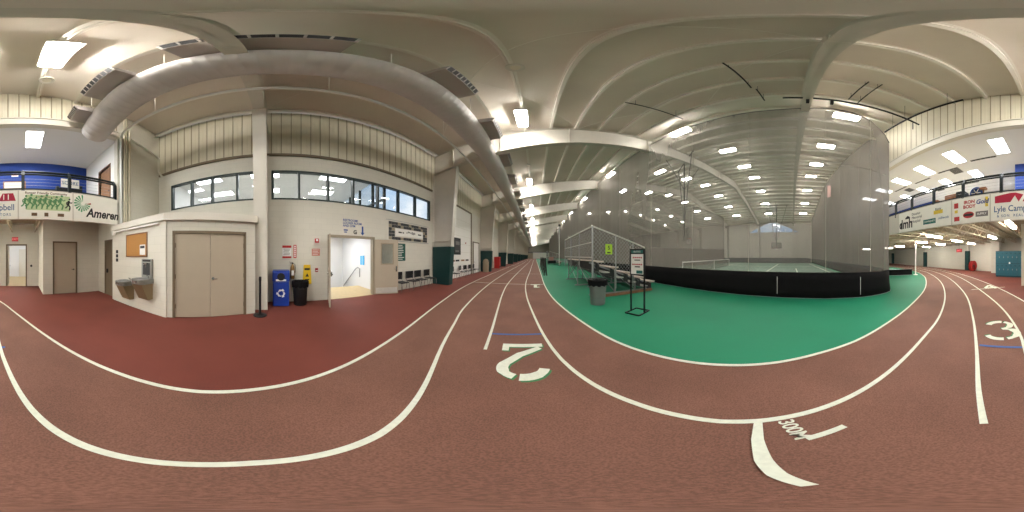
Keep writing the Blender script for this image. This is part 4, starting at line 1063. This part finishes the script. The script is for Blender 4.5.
struct(MB().box(-1.3,-1.2,-12.2,-8.45,0,2.9).box(-1.3,1.2,-12.3,-12.2,0,2.9).build('wall_corridor', 'soft_white'), 'pale corridor walls behind the exit door', 'wall')
struct(MB().box(-1.3,1.2,-12.2,-8.3,0.001,.006).build('floor_corridor', 'tile_tan'), 'tan corridor floor behind the exit door', 'floor')
struct(MB().box(-.6,.3,-12.2,-12.16,0,2.05).build('door_11', 'cream_trim'), 'pale inner door at the end of the corridor', 'door')
t = thing('exit_sign', 'small pink red exit sign over the open corridor doorway', 'exit sign', (.4,-8.29,2.4))
MB().box(-.2,.2,-.0,.06,-.15,.15).build('sign_box', 'cream_trim', t, bevel=.01); MB().box(-.16,.16,.06,.065,-.11,.11).build('sign_face', 'logo_red', t)
lettering('lettering', 'EXIT', .15, 'exit_red', t, (0,.067,0), RZY, bold=.004)
t = thing('corridor_fill_light', 'added white fill light brightening the corridor behind the exit door', 'light', (0,-10.2,2.88))  # unseen lamp, added to brighten the corridor
MB().box(-.3,.3,-.6,.6,-.02,.03).build('light_frame', 'white_paint', t); MB().box(-.28,.28,-.58,.58,-.03,-.02).build('light_diffuser', 'lamp_cool', t)
MB().cyl((-.2,0,.03),(-.2,0,.34),.012,n=6).cyl((.2,0,.03),(.2,0,.34),.012,n=6).build('light_hanger', 'purlin', t)
lamp(t, .55, 1.15, -.035, 24, True)
t = thing('door_button', 'small dark round door button beside the corridor doorway', 'switch', (-.42,-8.3,1.05))
MB().lathe([(0,0),(.06,0),(.06,.02),(0,.02)], 16, (0,0,0), 'y').build('button_plate', 'dark_grey', t); MB().lathe([(0,.02),(.03,.02),(.03,.03),(0,.03)], 12, (0,0,0), 'y').build('button', 'black', t)
# slanting wall behind the bend
def wpt(x): return -15.1-.2*(x-4)
a, b = Vector((1.2,wpt(1.2))), Vector((50,wpt(50)))
nn = Vector((.2,1)).normalized()
struct(MB().prism([(a.x,a.y),(b.x,b.y),(b.x,b.y-.2),(a.x,a.y-.2)], 'z', 0, 3.25).build('wall_bend', 'block_x'), 'cream block wall behind the bend under the balcony', 'wall')
t = None
for k, (x, lb) in enumerate(((8.35,'dark green padded post beside the red hose wheel'),(16.0,'dark green padded post in the middle of the far bend wall'),(27.0,'dim padded post deep under the balcony by the curtain'))):
    t = thing('padded_post', lb, 'post', (x, wpt(x)+.22, 0), atan2(-.2,1), 'padded posts along the bend wall', 'structure')
    MB().box(-.16,.16,-.16,.16,0,3.2).build('post_shaft', 'cream', t); MB().box(-.22,.22,-.2,.22,0,2.1).build('post_pad', 'pad_green', t, bevel=.03)
struct(MB().box(4.25,5.0,-14.9,-14.0,0,3.22).build('column_block', 'cream'), 'cream block pillar beside the teal lockers', 'column')
# lockers
t = thing('locker_bank', 'bank of teal steel lockers under the balcony beside the cream wall end', 'lockers', (2.78,-11.6,0))
MB().box(-1.0,1.0,-.45,0,.08,1.92).box(-1.0,1.0,-.42,-.03,0,.08).build('locker_body', 'locker_dark', t)
for i in range(6):
    for j in range(2):
        x0 = -.985+i*.329; z0 = .1+j*.905
        dl = MB().box(x0+.008,x0+.32,0,.018,z0+.008,z0+.89).build('locker_door', 'locker', t)
        mb = MB()
        for q in range(3): mb.box(x0+.09,x0+.23,.018,.021,z0+.76-.035*q,z0+.775-.035*q)
        mb.build('door_louvre', 'locker_dark', dl); MB().box(x0+.035,x0+.06,.018,.04,z0+.4,z0+.52).build('latch', 'galv', dl)
tag(MB().box(2.66,2.76,-11.58,-11.577,.98,1.1).build('locker_label', 'paper'), 'small white paper on the middle of the teal lockers', 'paper')
# hose reel
t = thing('hose_wheel', 'big round red hose wheel standing against the bend wall', 'hose reel', (7.35,wpt(7.35)+.75,0), R(82))
for s in (-1,1): MB().lathe([(.40,-.02),(.53,-.02),(.53,.02),(.40,.02),(.40,-.02)], 32, (0,s*.14,.55), 'y').build('wheel_flange', 'red', t, smooth=True)
MB().lathe([(.0,-.13),(.38,-.13),(.40,-.06),(.38,.0),(.40,.06),(.38,.13),(0,.13)], 28, (0,0,.55), 'y').build('hose_coil', 'red_deep', t, smooth=True)
MB().lathe([(0,-.17),(.1,-.17),(.1,.17),(0,.17)], 16, (0,0,.55), 'y').build('hub', 'black', t)
MB().box(-.3,.3,-.2,-.16,0,.06).box(-.3,.3,.16,.2,0,.06).bar((0,-.18,.0),(0,-.18,.55),.05).bar((0,.18,0),(0,.18,.55),.05).build('stand', 'black', t)
t = thing('exit_sign', 'dark red exit sign hanging under the balcony before the bend wall', 'exit sign', (7.3,-12.2,2.0))
MB().box(-.28,.28,-.03,.03,-.13,.17).build('sign_box', 'red_deep', t, bevel=.01); MB().cyl((0,0,.17),(0,0,.8),.012,n=6).build('sign_stem', 'black', t)
lettering('lettering', 'EXIT', .2, 'exit_red', t, (0,.032,.02), RZY, bold=.004)
# strip lights under the deck
SL = [(1.28,-5.75),(5.95,-7.2),(6.4,-10.4),(9.3,-9.6),(6.6,-13.2),(9.5,-12.4),(13.5,-14.8),(14.7,-11.6),(3.2,-9.2),(19,-13),(24,-12)]
SN = ['just under the red roof banner','in front under the widest banner','before the bend lines in the middle','under the balcony towards the curtain','over the outer lanes at the bend wall','over the middle lanes of the bend','over the far middle of the bend','towards the curtain edge','over the walkway before the lockers','dim and far round the bend','last round the bend']
p1 = None
for (x, y), nm_ in zip(SL, SN):
    lb = 'long white strip light under the balcony, '+nm_
    if p1 is None:
        p1 = t = thing('strip_light', lb, 'light', (x,y,2.70), 0, 'strip lights under the balcony')
        MB().box(-.1,.1,-.62,.62,0,.06).build('light_housing', 'white_paint', t)
        MB().box(-.07,.07,-.6,.6,-.07,0).build('light_diffuser', 'lamp_strip', t)
        slamps = [t]
    else: slamps.append(dup(p1, (x,y,3.0 if x < 0 else 2.70), pi/2 if x < 0 else 0, lb))
# vertical pipes in the corner by the balcony end
for k, (x, r_) in enumerate(((-3.46,.04),(-3.56,.028),(-3.7,.05))):
    tag(MB().cyl((x,SY+.07,2.6),(x,SY+.07,8.2 if k < 2 else 7.4),r_,n=10).build('wall_pipe', 'panel', smooth=True), ['thick cream pipe up the wall at the balcony end','thin cream pipe up the wall between two thicker ones','cream pipe up the wall towards the office windows'][k], 'pipe', 'vertical pipes by the balcony')
tag(MB().tube([(W+.06,SY+.25,5.3),(W+.1,SY+.25,5.3),(W+.22,SY+.2,5.5),(W+.22,SY+.2,6.25),(W+.14,SY+.12,6.4),(-3.75,SY+.1,6.9)], .05, 8).build('drain_pipe', 'cream_trim', smooth=True), 'cream elbow pipe bracket in the corner by the ribbed siding', 'pipe')
tag(MB().tube([(-2.95,SY+.1,2.36),(-2.95,-4.4,2.36),(-2.95,-2.7,2.36)], .025, 8).box(-2.99,-2.88,-4.76,-4.66,2.26,2.4).build('conduit_pipe', 'white_paint', smooth=True), 'white conduit under the fascia above the cork board', 'conduit')

# ------------------------------------------------------------------ court curtain: netting over a black vinyl skirt
NET = [(6.35,72,9.7),(6.35,40,9.7),(6.35,20,9.6),(6.35,10,9.5),(6.3,5,9.4),(6.15,2,9.25),(5.98,.3,9.1),(5.65,-1.5,8.95),(5.5,-2.5,8.65),(5.55,-3.3,8.05),(5.85,-4.0,7.45),(6.6,-4.4,8.2),(8.5,-4.5,9.9),(14,-4.6,11.1),(22,-4.6,11.8),(36.5,-4.6,9.4)]
def net_path(step=.3):
    xy = crom([(p[0],p[1]) for p in NET], step)
    cl = [0]
    for a, b in zip(NET, NET[1:]): cl.append(cl[-1]+(Vector(a[:2])-Vector(b[:2])).length)
    out = []; acc = 0; tot = sum((Vector(a)-Vector(b)).length for a, b in zip(xy, xy[1:]))
    for i, p in enumerate(xy):
        if i: acc += (Vector(xy[i])-Vector(xy[i-1])).length
        t = acc/tot*cl[-1]; j = 0
        while j < len(cl)-2 and cl[j+1] < t: j += 1
        f = (t-cl[j])/(cl[j+1]-cl[j]); out.append((p[0],p[1],NET[j][2]*(1-f)+NET[j+1][2]*f))
    return out
np_ = net_path()
def ribbon(path, z0, zt, amp=0.0, freq=5.0, rows=2, foot=0.0):
    vs = []; fs = []; n = len(path); acc = 0
    for i, p in enumerate(path):
        a = Vector(path[max(i-1,0)][:2]); b = Vector(path[min(i+1,n-1)][:2]); d = (b-a).normalized(); nn = Vector((-d.y,d.x))
        if i: acc += (Vector(p[:2])-Vector(path[i-1][:2])).length
        top = zt if zt is not None else p[2]
        for r_ in range(rows):
            f = r_/(rows-1); o = amp*sin(acc*freq)*(1-.6*f)+amp*.6*sin(acc*freq*2.3+1)*(1-f)-foot*(1-f)**3
            q = Vector(p[:2])+nn*o
            vs.append((q.x,q.y,z0+(top-z0)*f))
    for i in range(n-1):
        for r_ in range(rows-1): fs.append((i*rows+r_,(i+1)*rows+r_,(i+1)*rows+r_+1,i*rows+r_+1))
    return MB().add(vs, fs)
t = thing('court_curtain', 'tall translucent grey net curtain with a black skirt around the indoor courts', 'net curtain', (0,0,0))
ribbon(np_, .93, None, .02, 3.0, 4).build('netting', 'netting', t, smooth=True)
near_ = [p for p in np_ if p[1] < 30]
sk = ribbon(near_, .012, .95, .018, 4.2, 4, .05).build('skirt', 'black_vinyl', t, smooth=True)
m_ = sk.modifiers.new('thickness','SOLIDIFY'); m_.thickness = .01
MB().tube([(p[0],p[1],p[2]) for p in np_[::2]], .022, 6).build('top_cable', 'black', t)
MB().tube([(p[0],p[1],.95) for p in near_[::2]], .012, 5).build('skirt_seam', 'black', t)
seam_y = [(6.35,15),(6.35,11),(6.3,7.2),(6.24,4.2),(6.1,1.6),(5.72,-1.2),(5.52,-3.0),(5.9,-4.08),(7.6,-4.5),(10.5,-4.57),(15,-4.6),(21,-4.6)]
for sx, sy in seam_y:
    p = min(np_, key=lambda q: (q[0]-sx)**2+(q[1]-sy)**2)
    MB().cyl((p[0]-.02,p[1]+.0,.95),(p[0]-.02,p[1],p[2]),.008,n=5).build('seam_cord', 'rope', t)
MB().tube([(p[0],p[1],min(p[2]-.6,5.2)) for p in np_ if p[1] < 12][::2], .008, 5).build('seam_cord', 'rope', t)
for sx, sy in ((5.93,.5),(5.33,-2.4)):
    MB().cyl((sx-.05,sy,.15),(sx-.05,sy,.8),.008,n=6).build('tie_cord', 'white_paint', t)
MB().strip([(p[0]-.07,p[1]) for p in np_ if p[1] < 9 and p[0] < 9], .05, .007, .01).build('hem_weight', 'galv', t)
# far side of the same enclosure
t = thing('far_curtain', 'far side of the grey net curtain beyond the courts', 'net curtain', (0,0,0))
ribbon([(36.5,-4.5,9),(36.5,20,9),(36.5,45,9),(36.5,72,9)], 1.0, 9.0, 0, 1, 2).build('netting', 'netting_inner', t)
MB().box(36.48,36.52,-4.5,72,0,1.0).build('skirt', 'dark_grey', t)
t = thing('divider_curtain', 'divider curtain across the courts with a tall grey lower band', 'net curtain', (0,14.8,0))
MB().add([(6.6,0,2.45),(34,0,2.95),(34,0,10.5),(6.6,0,9.4)], [(0,1,2,3)]).build('netting', 'netting_inner', t)
MB().prism([(6.6,0),(34,0),(34,2.95),(6.6,2.45)], 'y', -.02, .02).build('solid_band', 'band_grey', t)
# courts
struct(MB().prism([(6.9,-4.2),(36.3,-4.4),(36.3,71),(6.9,71)], 'z', .004, .012).build('court_floor', 'court'), 'pale green court floor behind the curtain', 'floor')
CLN = [((12,-3.6),(33,-3.6)),((13,2.4),(33,2.4)),((13,10.5),(33,10.5)),((24,-3.6),(24,10.5)),((33,-3.6),(33,10.5)),((14,-.6),(20,-.6))]
for k, (a, b) in enumerate(CLN):
    struct(MB().strip([a,b], .12, .013, .003).build('court_line_marking', 'line_white'))
t = thing('tennis_net', 'low tennis net with white top band on the court behind the curtain', 'tennis net', (0,0,0))
for q in ((10.2,8.0),(16.9,8.6),(23,9.2)): MB().cyl((q[0],q[1],.01),(q[0],q[1],1.1),.04,n=8).build('net_post', 'white_paint', t)
MB().bar((10.2,8.0,1.05),(23,9.2,1.05),.02,.08).build('top_band', 'white_paint', t)
MB().add([(10.2,8,.08),(23,9.2,.08),(23,9.2,1.02),(10.2,8,1.02)], [(0,1,2,3)]).build('net_mesh', 'netting_inner', t)
# ceiling hung basketball goals
def hoop(x, y, rz, zb, label):
    t = thing('basketball_goal', label, 'basketball goal', (x,y,zb), rz, 'ceiling hung basketball goals')
    H = roof(x)-zb-.3
    MB().cyl((0,0,.3),(0,0,H),.07,n=8).build('mast', 'dark_grey', t)
    MB().bar((0,0,1.2),(1.9,0,H),.05).bar((0,0,1.2),(-1.9,0,H),.05).bar((0,.0,H*.6),(0,1.6,H),.05).bar((0,-.0,H*.6),(0,-1.6,H),.05).bar((-2.2,0,H-.1),(2.2,0,H-.1),.07).build('brace', 'dark_grey', t)
    MB().box(-.9,.9,-.14,-.11,-.0,.04).box(-.9,.9,-.14,-.11,1.0,1.05).box(-.9,-.85,-.14,-.11,0,1.05).box(.85,.9,-.14,-.11,0,1.05).box(-.3,-.27,-.14,-.11,.15,.6).box(.27,.3,-.14,-.11,.15,.6).box(-.3,.3,-.14,-.11,.57,.6).build('backboard_frame', 'dark_grey', t)
    MB().box(-.85,.85,-.135,-.12,.04,1.0).build('backboard', 'glass', t)
    MB().lathe([(.22,-.01),(.24,-.01),(.24,.01),(.22,.01),(.22,-.01)], 20, (0,-.42,.16)).build('hoop_ring', 'red', t)
    mb = MB()
    for k in range(8): a = k*pi/4; mb.bar((.22*cos(a),-.42+.22*sin(a),.15),(.13*cos(a+.4),-.42+.13*sin(a+.4),-.25),.008)
    mb.build('hoop_net', 'white_paint', t)
hoop(11.2, 8.6, R(55), 2.9, 'dark ceiling hung basketball goal next to the curtain behind the bleachers')
hoop(29, 2.6, R(90), 2.9, 'small dark ceiling hung basketball goal in front of the peaked window')
t = thing('hanging_flag', 'faded red and white flag hanging high behind the curtain end', 'flag', (17.5,-4.35,0))
MB().add([(0,0,8.4),(1.6,0,8.9),(1.6,0,10.6),(0,0,9.9)], [(0,1,2,3)]).build('flag_cloth', 'pink_curtain', t)
MB().cyl((0,0,9.9),(1.6,0,10.6),.03,n=6).build('flag_rod', 'dark_grey', t)
# black lifting pipes under the roof
def pipe(a, b, r, label):
    t = thing('lifting_pipe', label, 'pipe', (0,0,0))
    MB().cyl(a, b, r, n=8).build('pipe_run', 'black', t, smooth=True)
    mb = MB(); A = Vector(a); B = Vector(b)
    for f in (.15,.85):
        q = A.lerp(B, f); mb.cyl(q,(q.x,q.y,roof(q.x)-.05),.008,n=5)
    mb.build('pipe_hanger', 'dark_grey', t)
    return t
p = pipe((4.9,.25,8.72),(4.8,SY+.1,8.62), .045, 'thick black pipe under the roof running to the wall above the balcony')
MB().bar((4.8,SY+.45,8.62),(4.8,SY+.45,8.0),.03).build('drop_brace', 'black', p)
MB().box(4.84,4.94,-.55,-.45,8.3,8.72).box(4.84,4.94,-1.3,-1.2,8.35,8.72).build('pulley_block', 'black', p)
pipe((2.4,-4.25,8.5),(6.1,-3.95,8.45), .045, 'black pipe along the ribbed siding above the balcony')
pipe((2.9,4.7,9.15),(5.5,4.3,9.35), .025, 'thin black rod under the roof over the bleachers')
pipe((2.8,1.25,9.1),(4.5,1.12,9.3), .025, 'thin black rod under the roof almost straight overhead')
pipe((4.6,1.0,9.3),(5.5,.9,9.4), .025, 'short black rod under the roof at the curtain top')
pipe((3.75,-2.35,9.3),(5.3,-2.3,9.45), .025, 'thin black rod beside its twin before the balcony siding')
pipe((3.8,-1.97,9.35),(5.2,-1.92,9.5), .025, 'thin black rod under the roof before the balcony siding')
# low barrier and post by the bend
t = thing('low_barrier', 'low black curtain barrier with a pale hem beside the bend under the balcony', 'barrier', (0,0,0))
MB().bar((11.2,-4.9,.24),(9.75,-8.95,.24),.03,.48).build('barrier_skirt', 'black_vinyl', t)
MB().bar((11.2,-4.9,.02),(9.75,-8.95,.02),.06,.03).bar((11.2,-4.9,.49),(9.75,-8.95,.49),.035,.02).build('barrier_hem', 'galv', t)
t = thing('white_post', 'slim white post at the end of the low black barrier', 'post', (9.6,-9.2,0))
MB().cyl((0,0,.05),(0,0,2.5),.05,n=12).build('post_shaft', 'white_paint', t, smooth=True); MB().lathe([(0,0),(.18,0),(.18,.05),(0,.06)], 16).build('post_base', 'white_paint', t)

# ------------------------------------------------------------------ bleachers
def bleacher(loc, label):
    t = thing('bleacher', label, 'bleachers', loc, 0, 'aluminium bleachers on the infield')
    Ly = 5.3
    for i in range(5):
        x = 2.78-.62*i; z = .43+.235*i
        MB().box(x-.14,x+.14,0,Ly,z-.045,z).build('seat_plank', 'plank', t, bevel=.01)
        if i < 4:
            MB().box(x-.46,x-.2,.05,Ly-.05,z-.23,z-.19).build('foot_plank', 'alu', t, bevel=.008)
        MB().box(x-.15,x+.15,-.012,.0,z-.06,z+.005).build('end_cap', 'plank', t)
        MB().box(x-.05,x-.03,.02,Ly-.02,max(.05,z-.40),z-.045).build('seat_shade_board', 'dark_grey', t)  # dark board added to give the shade beneath the seat
    for y in (.35, 2.6, 4.9):
        mb = MB()
        mb.bar((.15,y,0),(.15,y,1.32),.05).bar((1.1,y,.0),(1.1,y,.98),.05).bar((2.1,y,0),(2.1,y,.6),.05)
        mb.bar((0.0,y,1.3),(2.9,y,.28),.05,.06).bar((.0,y,.05),(2.9,y,.05),.06,.06).bar((.15,y,1.2),(1.1,y,.08),.035).bar((1.1,y,.85),(2.1,y,.08),.03)
        for i in range(5):
            x = 2.78-.62*i; z = .43+.235*i
            mb.bar((x,y,z-.05),(x,y,max(.1,z-.42)),.04)
        mb.build('support_frame', 'galv', t)
    MB().bar((.15,.35,.2),(.15,2.6,1.2),.03).bar((.15,2.6,.2),(.15,4.9,1.2),.03).bar((.15,4.9,.2),(.15,2.6,1.2),.03).build('cross_brace', 'galv', t)
    for y in (0.0, 1.75, 3.5, 5.3):
        MB().bar((.0,y,.9 if y else .75),(.0,y,2.63),.05).build('guard_post', 'galv', t)
    MB().tube([(0,5.3,2.63),(0,0,2.63),(2.35,0,1.92)], .03, 8).build('guard_rail', 'alu', t, smooth=True)
    MB().bar((0,0,1.5),(0,5.3,1.5),.035).bar((0,0,2.05),(0,5.3,2.05),.03).build('guard_rail', 'alu', t)
    for x in (.95, 1.75, 2.35):
        zt_ = 2.63-.302*x
        MB().bar((x,0,.3),(x,0,zt_),.04).build('guard_post', 'galv', t)
    mb = MB()
    n = 20
    for k in range(-8, n):
        # chain link diagonals on the sloping end panel, clipped to the panel
        for sgn in (1,-1):
            pts = []
            for q in range(40):
                z = .5+q*.055; x = k*.14+sgn*(z-1.2)*.9
                if 0 <= x <= 2.35 and .62-.12*x+.7*(1-x/2.35) <= z <= 2.60-.302*x: pts.append((x,.012*sgn,z))
            if len(pts) > 2: mb.bar(pts[0], pts[-1], .006)
    mb.build('chain_link', 'galv', t)
    mb = MB()
    for k in range(-6, 32):
        for sgn in (1,-1):
            pts = []
            for q in range(26):
                z = 1.42+q*.045; y = k*.18+sgn*(z-2.0)*.9
                if 0 <= y <= 5.3 and z <= 2.6: pts.append((.012*sgn,y,z))
            if len(pts) > 2: mb.bar(pts[0], pts[-1], .006)
    mb.build('chain_link', 'galv', t)
    MB().box(.05,2.75,-.05,.06,.0,.1).build('ground_sill', 'wood', t)
    return t
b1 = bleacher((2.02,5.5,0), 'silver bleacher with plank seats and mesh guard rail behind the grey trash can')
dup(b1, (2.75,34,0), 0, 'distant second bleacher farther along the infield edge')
t = thing('row_sign', 'lime green sign with a black numeral and black bar hung on the bleacher guard', 'sign', (2.66,5.47,1.80))
MB().box(-.14,.14,-.012,0,-.19,.19).build('sign_panel', 'lime', t)
lettering('lettering', '5', .2, 'text_dark', t, (0,-.014,.05), TR, bold=.004); MB().box(-.07,.07,-.016,-.012,-.15,-.10).build('sign_bar', 'text_dark', t)
trash_can('trash_can', 'grey trash can with black liner beside the bleacher on the green infield', (1.93,4.76,0), .22, .28, .8, 'grey_plastic', 'black_vinyl', 'grey_plastic')
# sign stand
t = thing('sign_stand', 'black metal floor stand with white notice on the green infield', 'sign stand', (2.54,3.49,0), R(-69))
# local x runs along the frame, front is local -y (towards the lanes)
w = .21
MB().bar((-w,0,.02),(-w,0,1.72),.035).build('stand_post', 'black_metal', t); MB().bar((w,0,.02),(w,0,1.72),.035).build('stand_post', 'black_metal', t)
MB().bar((-w,-.25,.018),(w,-.25,.018),.035).bar((-w,.25,.018),(w,.25,.018),.035).bar((-w,-.25,.018),(-w,.25,.018),.035).bar((w,-.25,.018),(w,.25,.018),.035).build('stand_base', 'black_metal', t)
MB().box(-w-.02,w+.02,-.02,.02,1.04,1.74).build('sign_frame', 'black_metal', t)
sp = MB().box(-w+.02,w-.02,-.026,-.02,1.07,1.60).build('notice_sheet', 'paper', t)
MB().box(-w+.03,w-.03,-.026,-.02,1.625,1.7).build('header_strip', 'logo_teal', t)
lettering('header_lettering', 'NOTICE', .06, 'paper', t, (0,-.028,1.662), TR)
mb = MB()
for k in range(5): mb.box(-.13+.06*k,-.09+.06*k,-.029,-.026,1.49,1.525)
for k in range(5): mb.box(-.15+.065*k,-.105+.065*k,-.029,-.026,1.31,1.345)
mb.build('red_print', 'mag_red', sp)
MB().box(-.08,.1,-.029,-.026,1.43,1.455).box(-.07,.09,-.029,-.026,1.25,1.28).build('dark_print', 'text_dark', sp)
MB().box(-.02,.17,-.029,-.026,1.09,1.17).build('teal_print', 'logo_teal', sp)
# black folding boards at the infield edge
p2 = None
for k, (x, y) in enumerate(((.80,12.8),(.80,15.2),(.80,18.0),(.80,22.0))):
    lb = 'black folding board on the infield edge, '+['first of the row','second of the row','third of the row','last of the row'][k]
    if p2 is None:
        p2 = t = thing('folding_board', lb, 'folding board', (x,y,0), R(8), 'black folding boards beside the inner lane')
        MB().prism([(-.12,0),(-.09,0),(.015,1.4),(-.015,1.4)], 'y', -.2, .2).build('board_panel', 'black', t)
        MB().prism([(.12,0),(.09,0),(-.015,1.4),(.015,1.4)], 'y', -.2, .2).build('board_panel', 'black', t)
        MB().box(-.085,.085,-.01,.01,.4,.43).build('spreader', 'dark_grey', t)
    else: dup(p2, (x,y,0), R(8), lb)
t = thing('net_pole', 'tall white pole with small lamp beside the curtain past the bleacher', 'pole', (3.9,26,0))
MB().cyl((0,0,.04),(0,0,6.4),.07,n=12).build('pole_shaft', 'white_paint', t, smooth=True); MB().lathe([(0,0),(.3,0),(.3,.04),(0,.05)], 18).build('pole_base', 'dark_grey', t); MB().box(-.18,.18,-.14,.14,6.4,6.7).build('pole_head', 'black', t)
t = thing('equipment_cart', 'low dark equipment cart with a pinkish crate on the infield past the bleacher', 'cart', (3.0,29.5,0))
MB().box(-.7,.7,-.9,.9,.25,.75).build('cart_bed', 'black', t, bevel=.03)
for a in (-.5,.5):
    for b in (-.7,.7): MB().lathe([(0,-.03),(.12,-.03),(.12,.03),(0,.03)], 14, (a,b,.12), 'x').bar((a,b,.1),(a,b,.27),.04).build('wheel', 'dark_grey', t)
MB().box(-.5,.3,-.6,.5,.75,1.35).box(-.55,.35,-.65,.55,1.3,1.38).build('crate', 'pink_curtain', t, bevel=.02)
MB().tube([(-.6,-.9,.7),(-.6,-.95,1.5),(.6,-.95,1.5),(.6,-.9,.7)], .03, 8).build('push_handle', 'galv', t, smooth=True)
# far end of the lanes
struct(MB().box(-1.2, 8.4, 97, 97.2, 0, 3.6).build('wall_partition', 'white_paint'), 'white partition across the far end of the lanes', 'wall')
struct(MB().box(WX, -1.2, 97, 97.2, 0, 3.2).build('wall_partition_tan', 'door_tan'), 'tan partition beside the white one', 'wall')
struct(MB().box(WX, 8.4, 97, 97.3, 3.6, 3.95).build('trim_5', 'dark_grey'), 'dark strip above the far partition', 'trim')

# ------------------------------------------------------------------ sky through the windows, camera, render look
w = bpy.data.worlds.new('World'); S.world = w; w.use_nodes = True; nt = w.node_tree
bg = nt.nodes['Background']
tc = nt.nodes.new('ShaderNodeTexCoord'); nz = nt.nodes.new('ShaderNodeTexNoise'); nz.inputs['Scale'].default_value = 4; nz.inputs['Detail'].default_value = 8
rp = nt.nodes.new('ShaderNodeValToRGB'); rp.color_ramp.elements[0].position = .42; rp.color_ramp.elements[1].position = .6
rp.color_ramp.elements[0].color = lin((176,202,230)); rp.color_ramp.elements[1].color = lin((238,242,248))
nt.links.new(tc.outputs['Generated'], nz.inputs['Vector']); nt.links.new(nz.outputs['Fac'], rp.inputs[0]); nt.links.new(rp.outputs[0], bg.inputs['Color'])
bg.inputs['Strength'].default_value = 1.0

cam = bpy.data.cameras.new('Camera'); co = bpy.data.objects.new('Camera', cam); COL.objects.link(co)
co.location = (0,0,EYE); co.rotation_euler = (pi/2,0,R(23/1024*360))
cam.type = 'PANO'; cam.clip_end = 400
try: cam.panorama_type = 'EQUIRECTANGULAR'
except Exception: pass
try:
    cam.cycles.panorama_type = 'EQUIRECTANGULAR'
except Exception: pass
S.camera = co
S.view_settings.view_transform = 'Standard'; S.view_settings.look = 'None'; S.view_settings.gamma = 1; S.view_settings.use_curve_mapping = False
S.view_settings.exposure = 0.65
cy = S.cycles
cy.max_bounces = 10; cy.diffuse_bounces = 5; cy.glossy_bounces = 3; cy.transmission_bounces = 4; cy.transparent_max_bounces = 32
cy.sample_clamp_indirect = 6; cy.use_denoising = True
try: cy.denoiser = 'OPENIMAGEDENOISE'
except Exception: pass
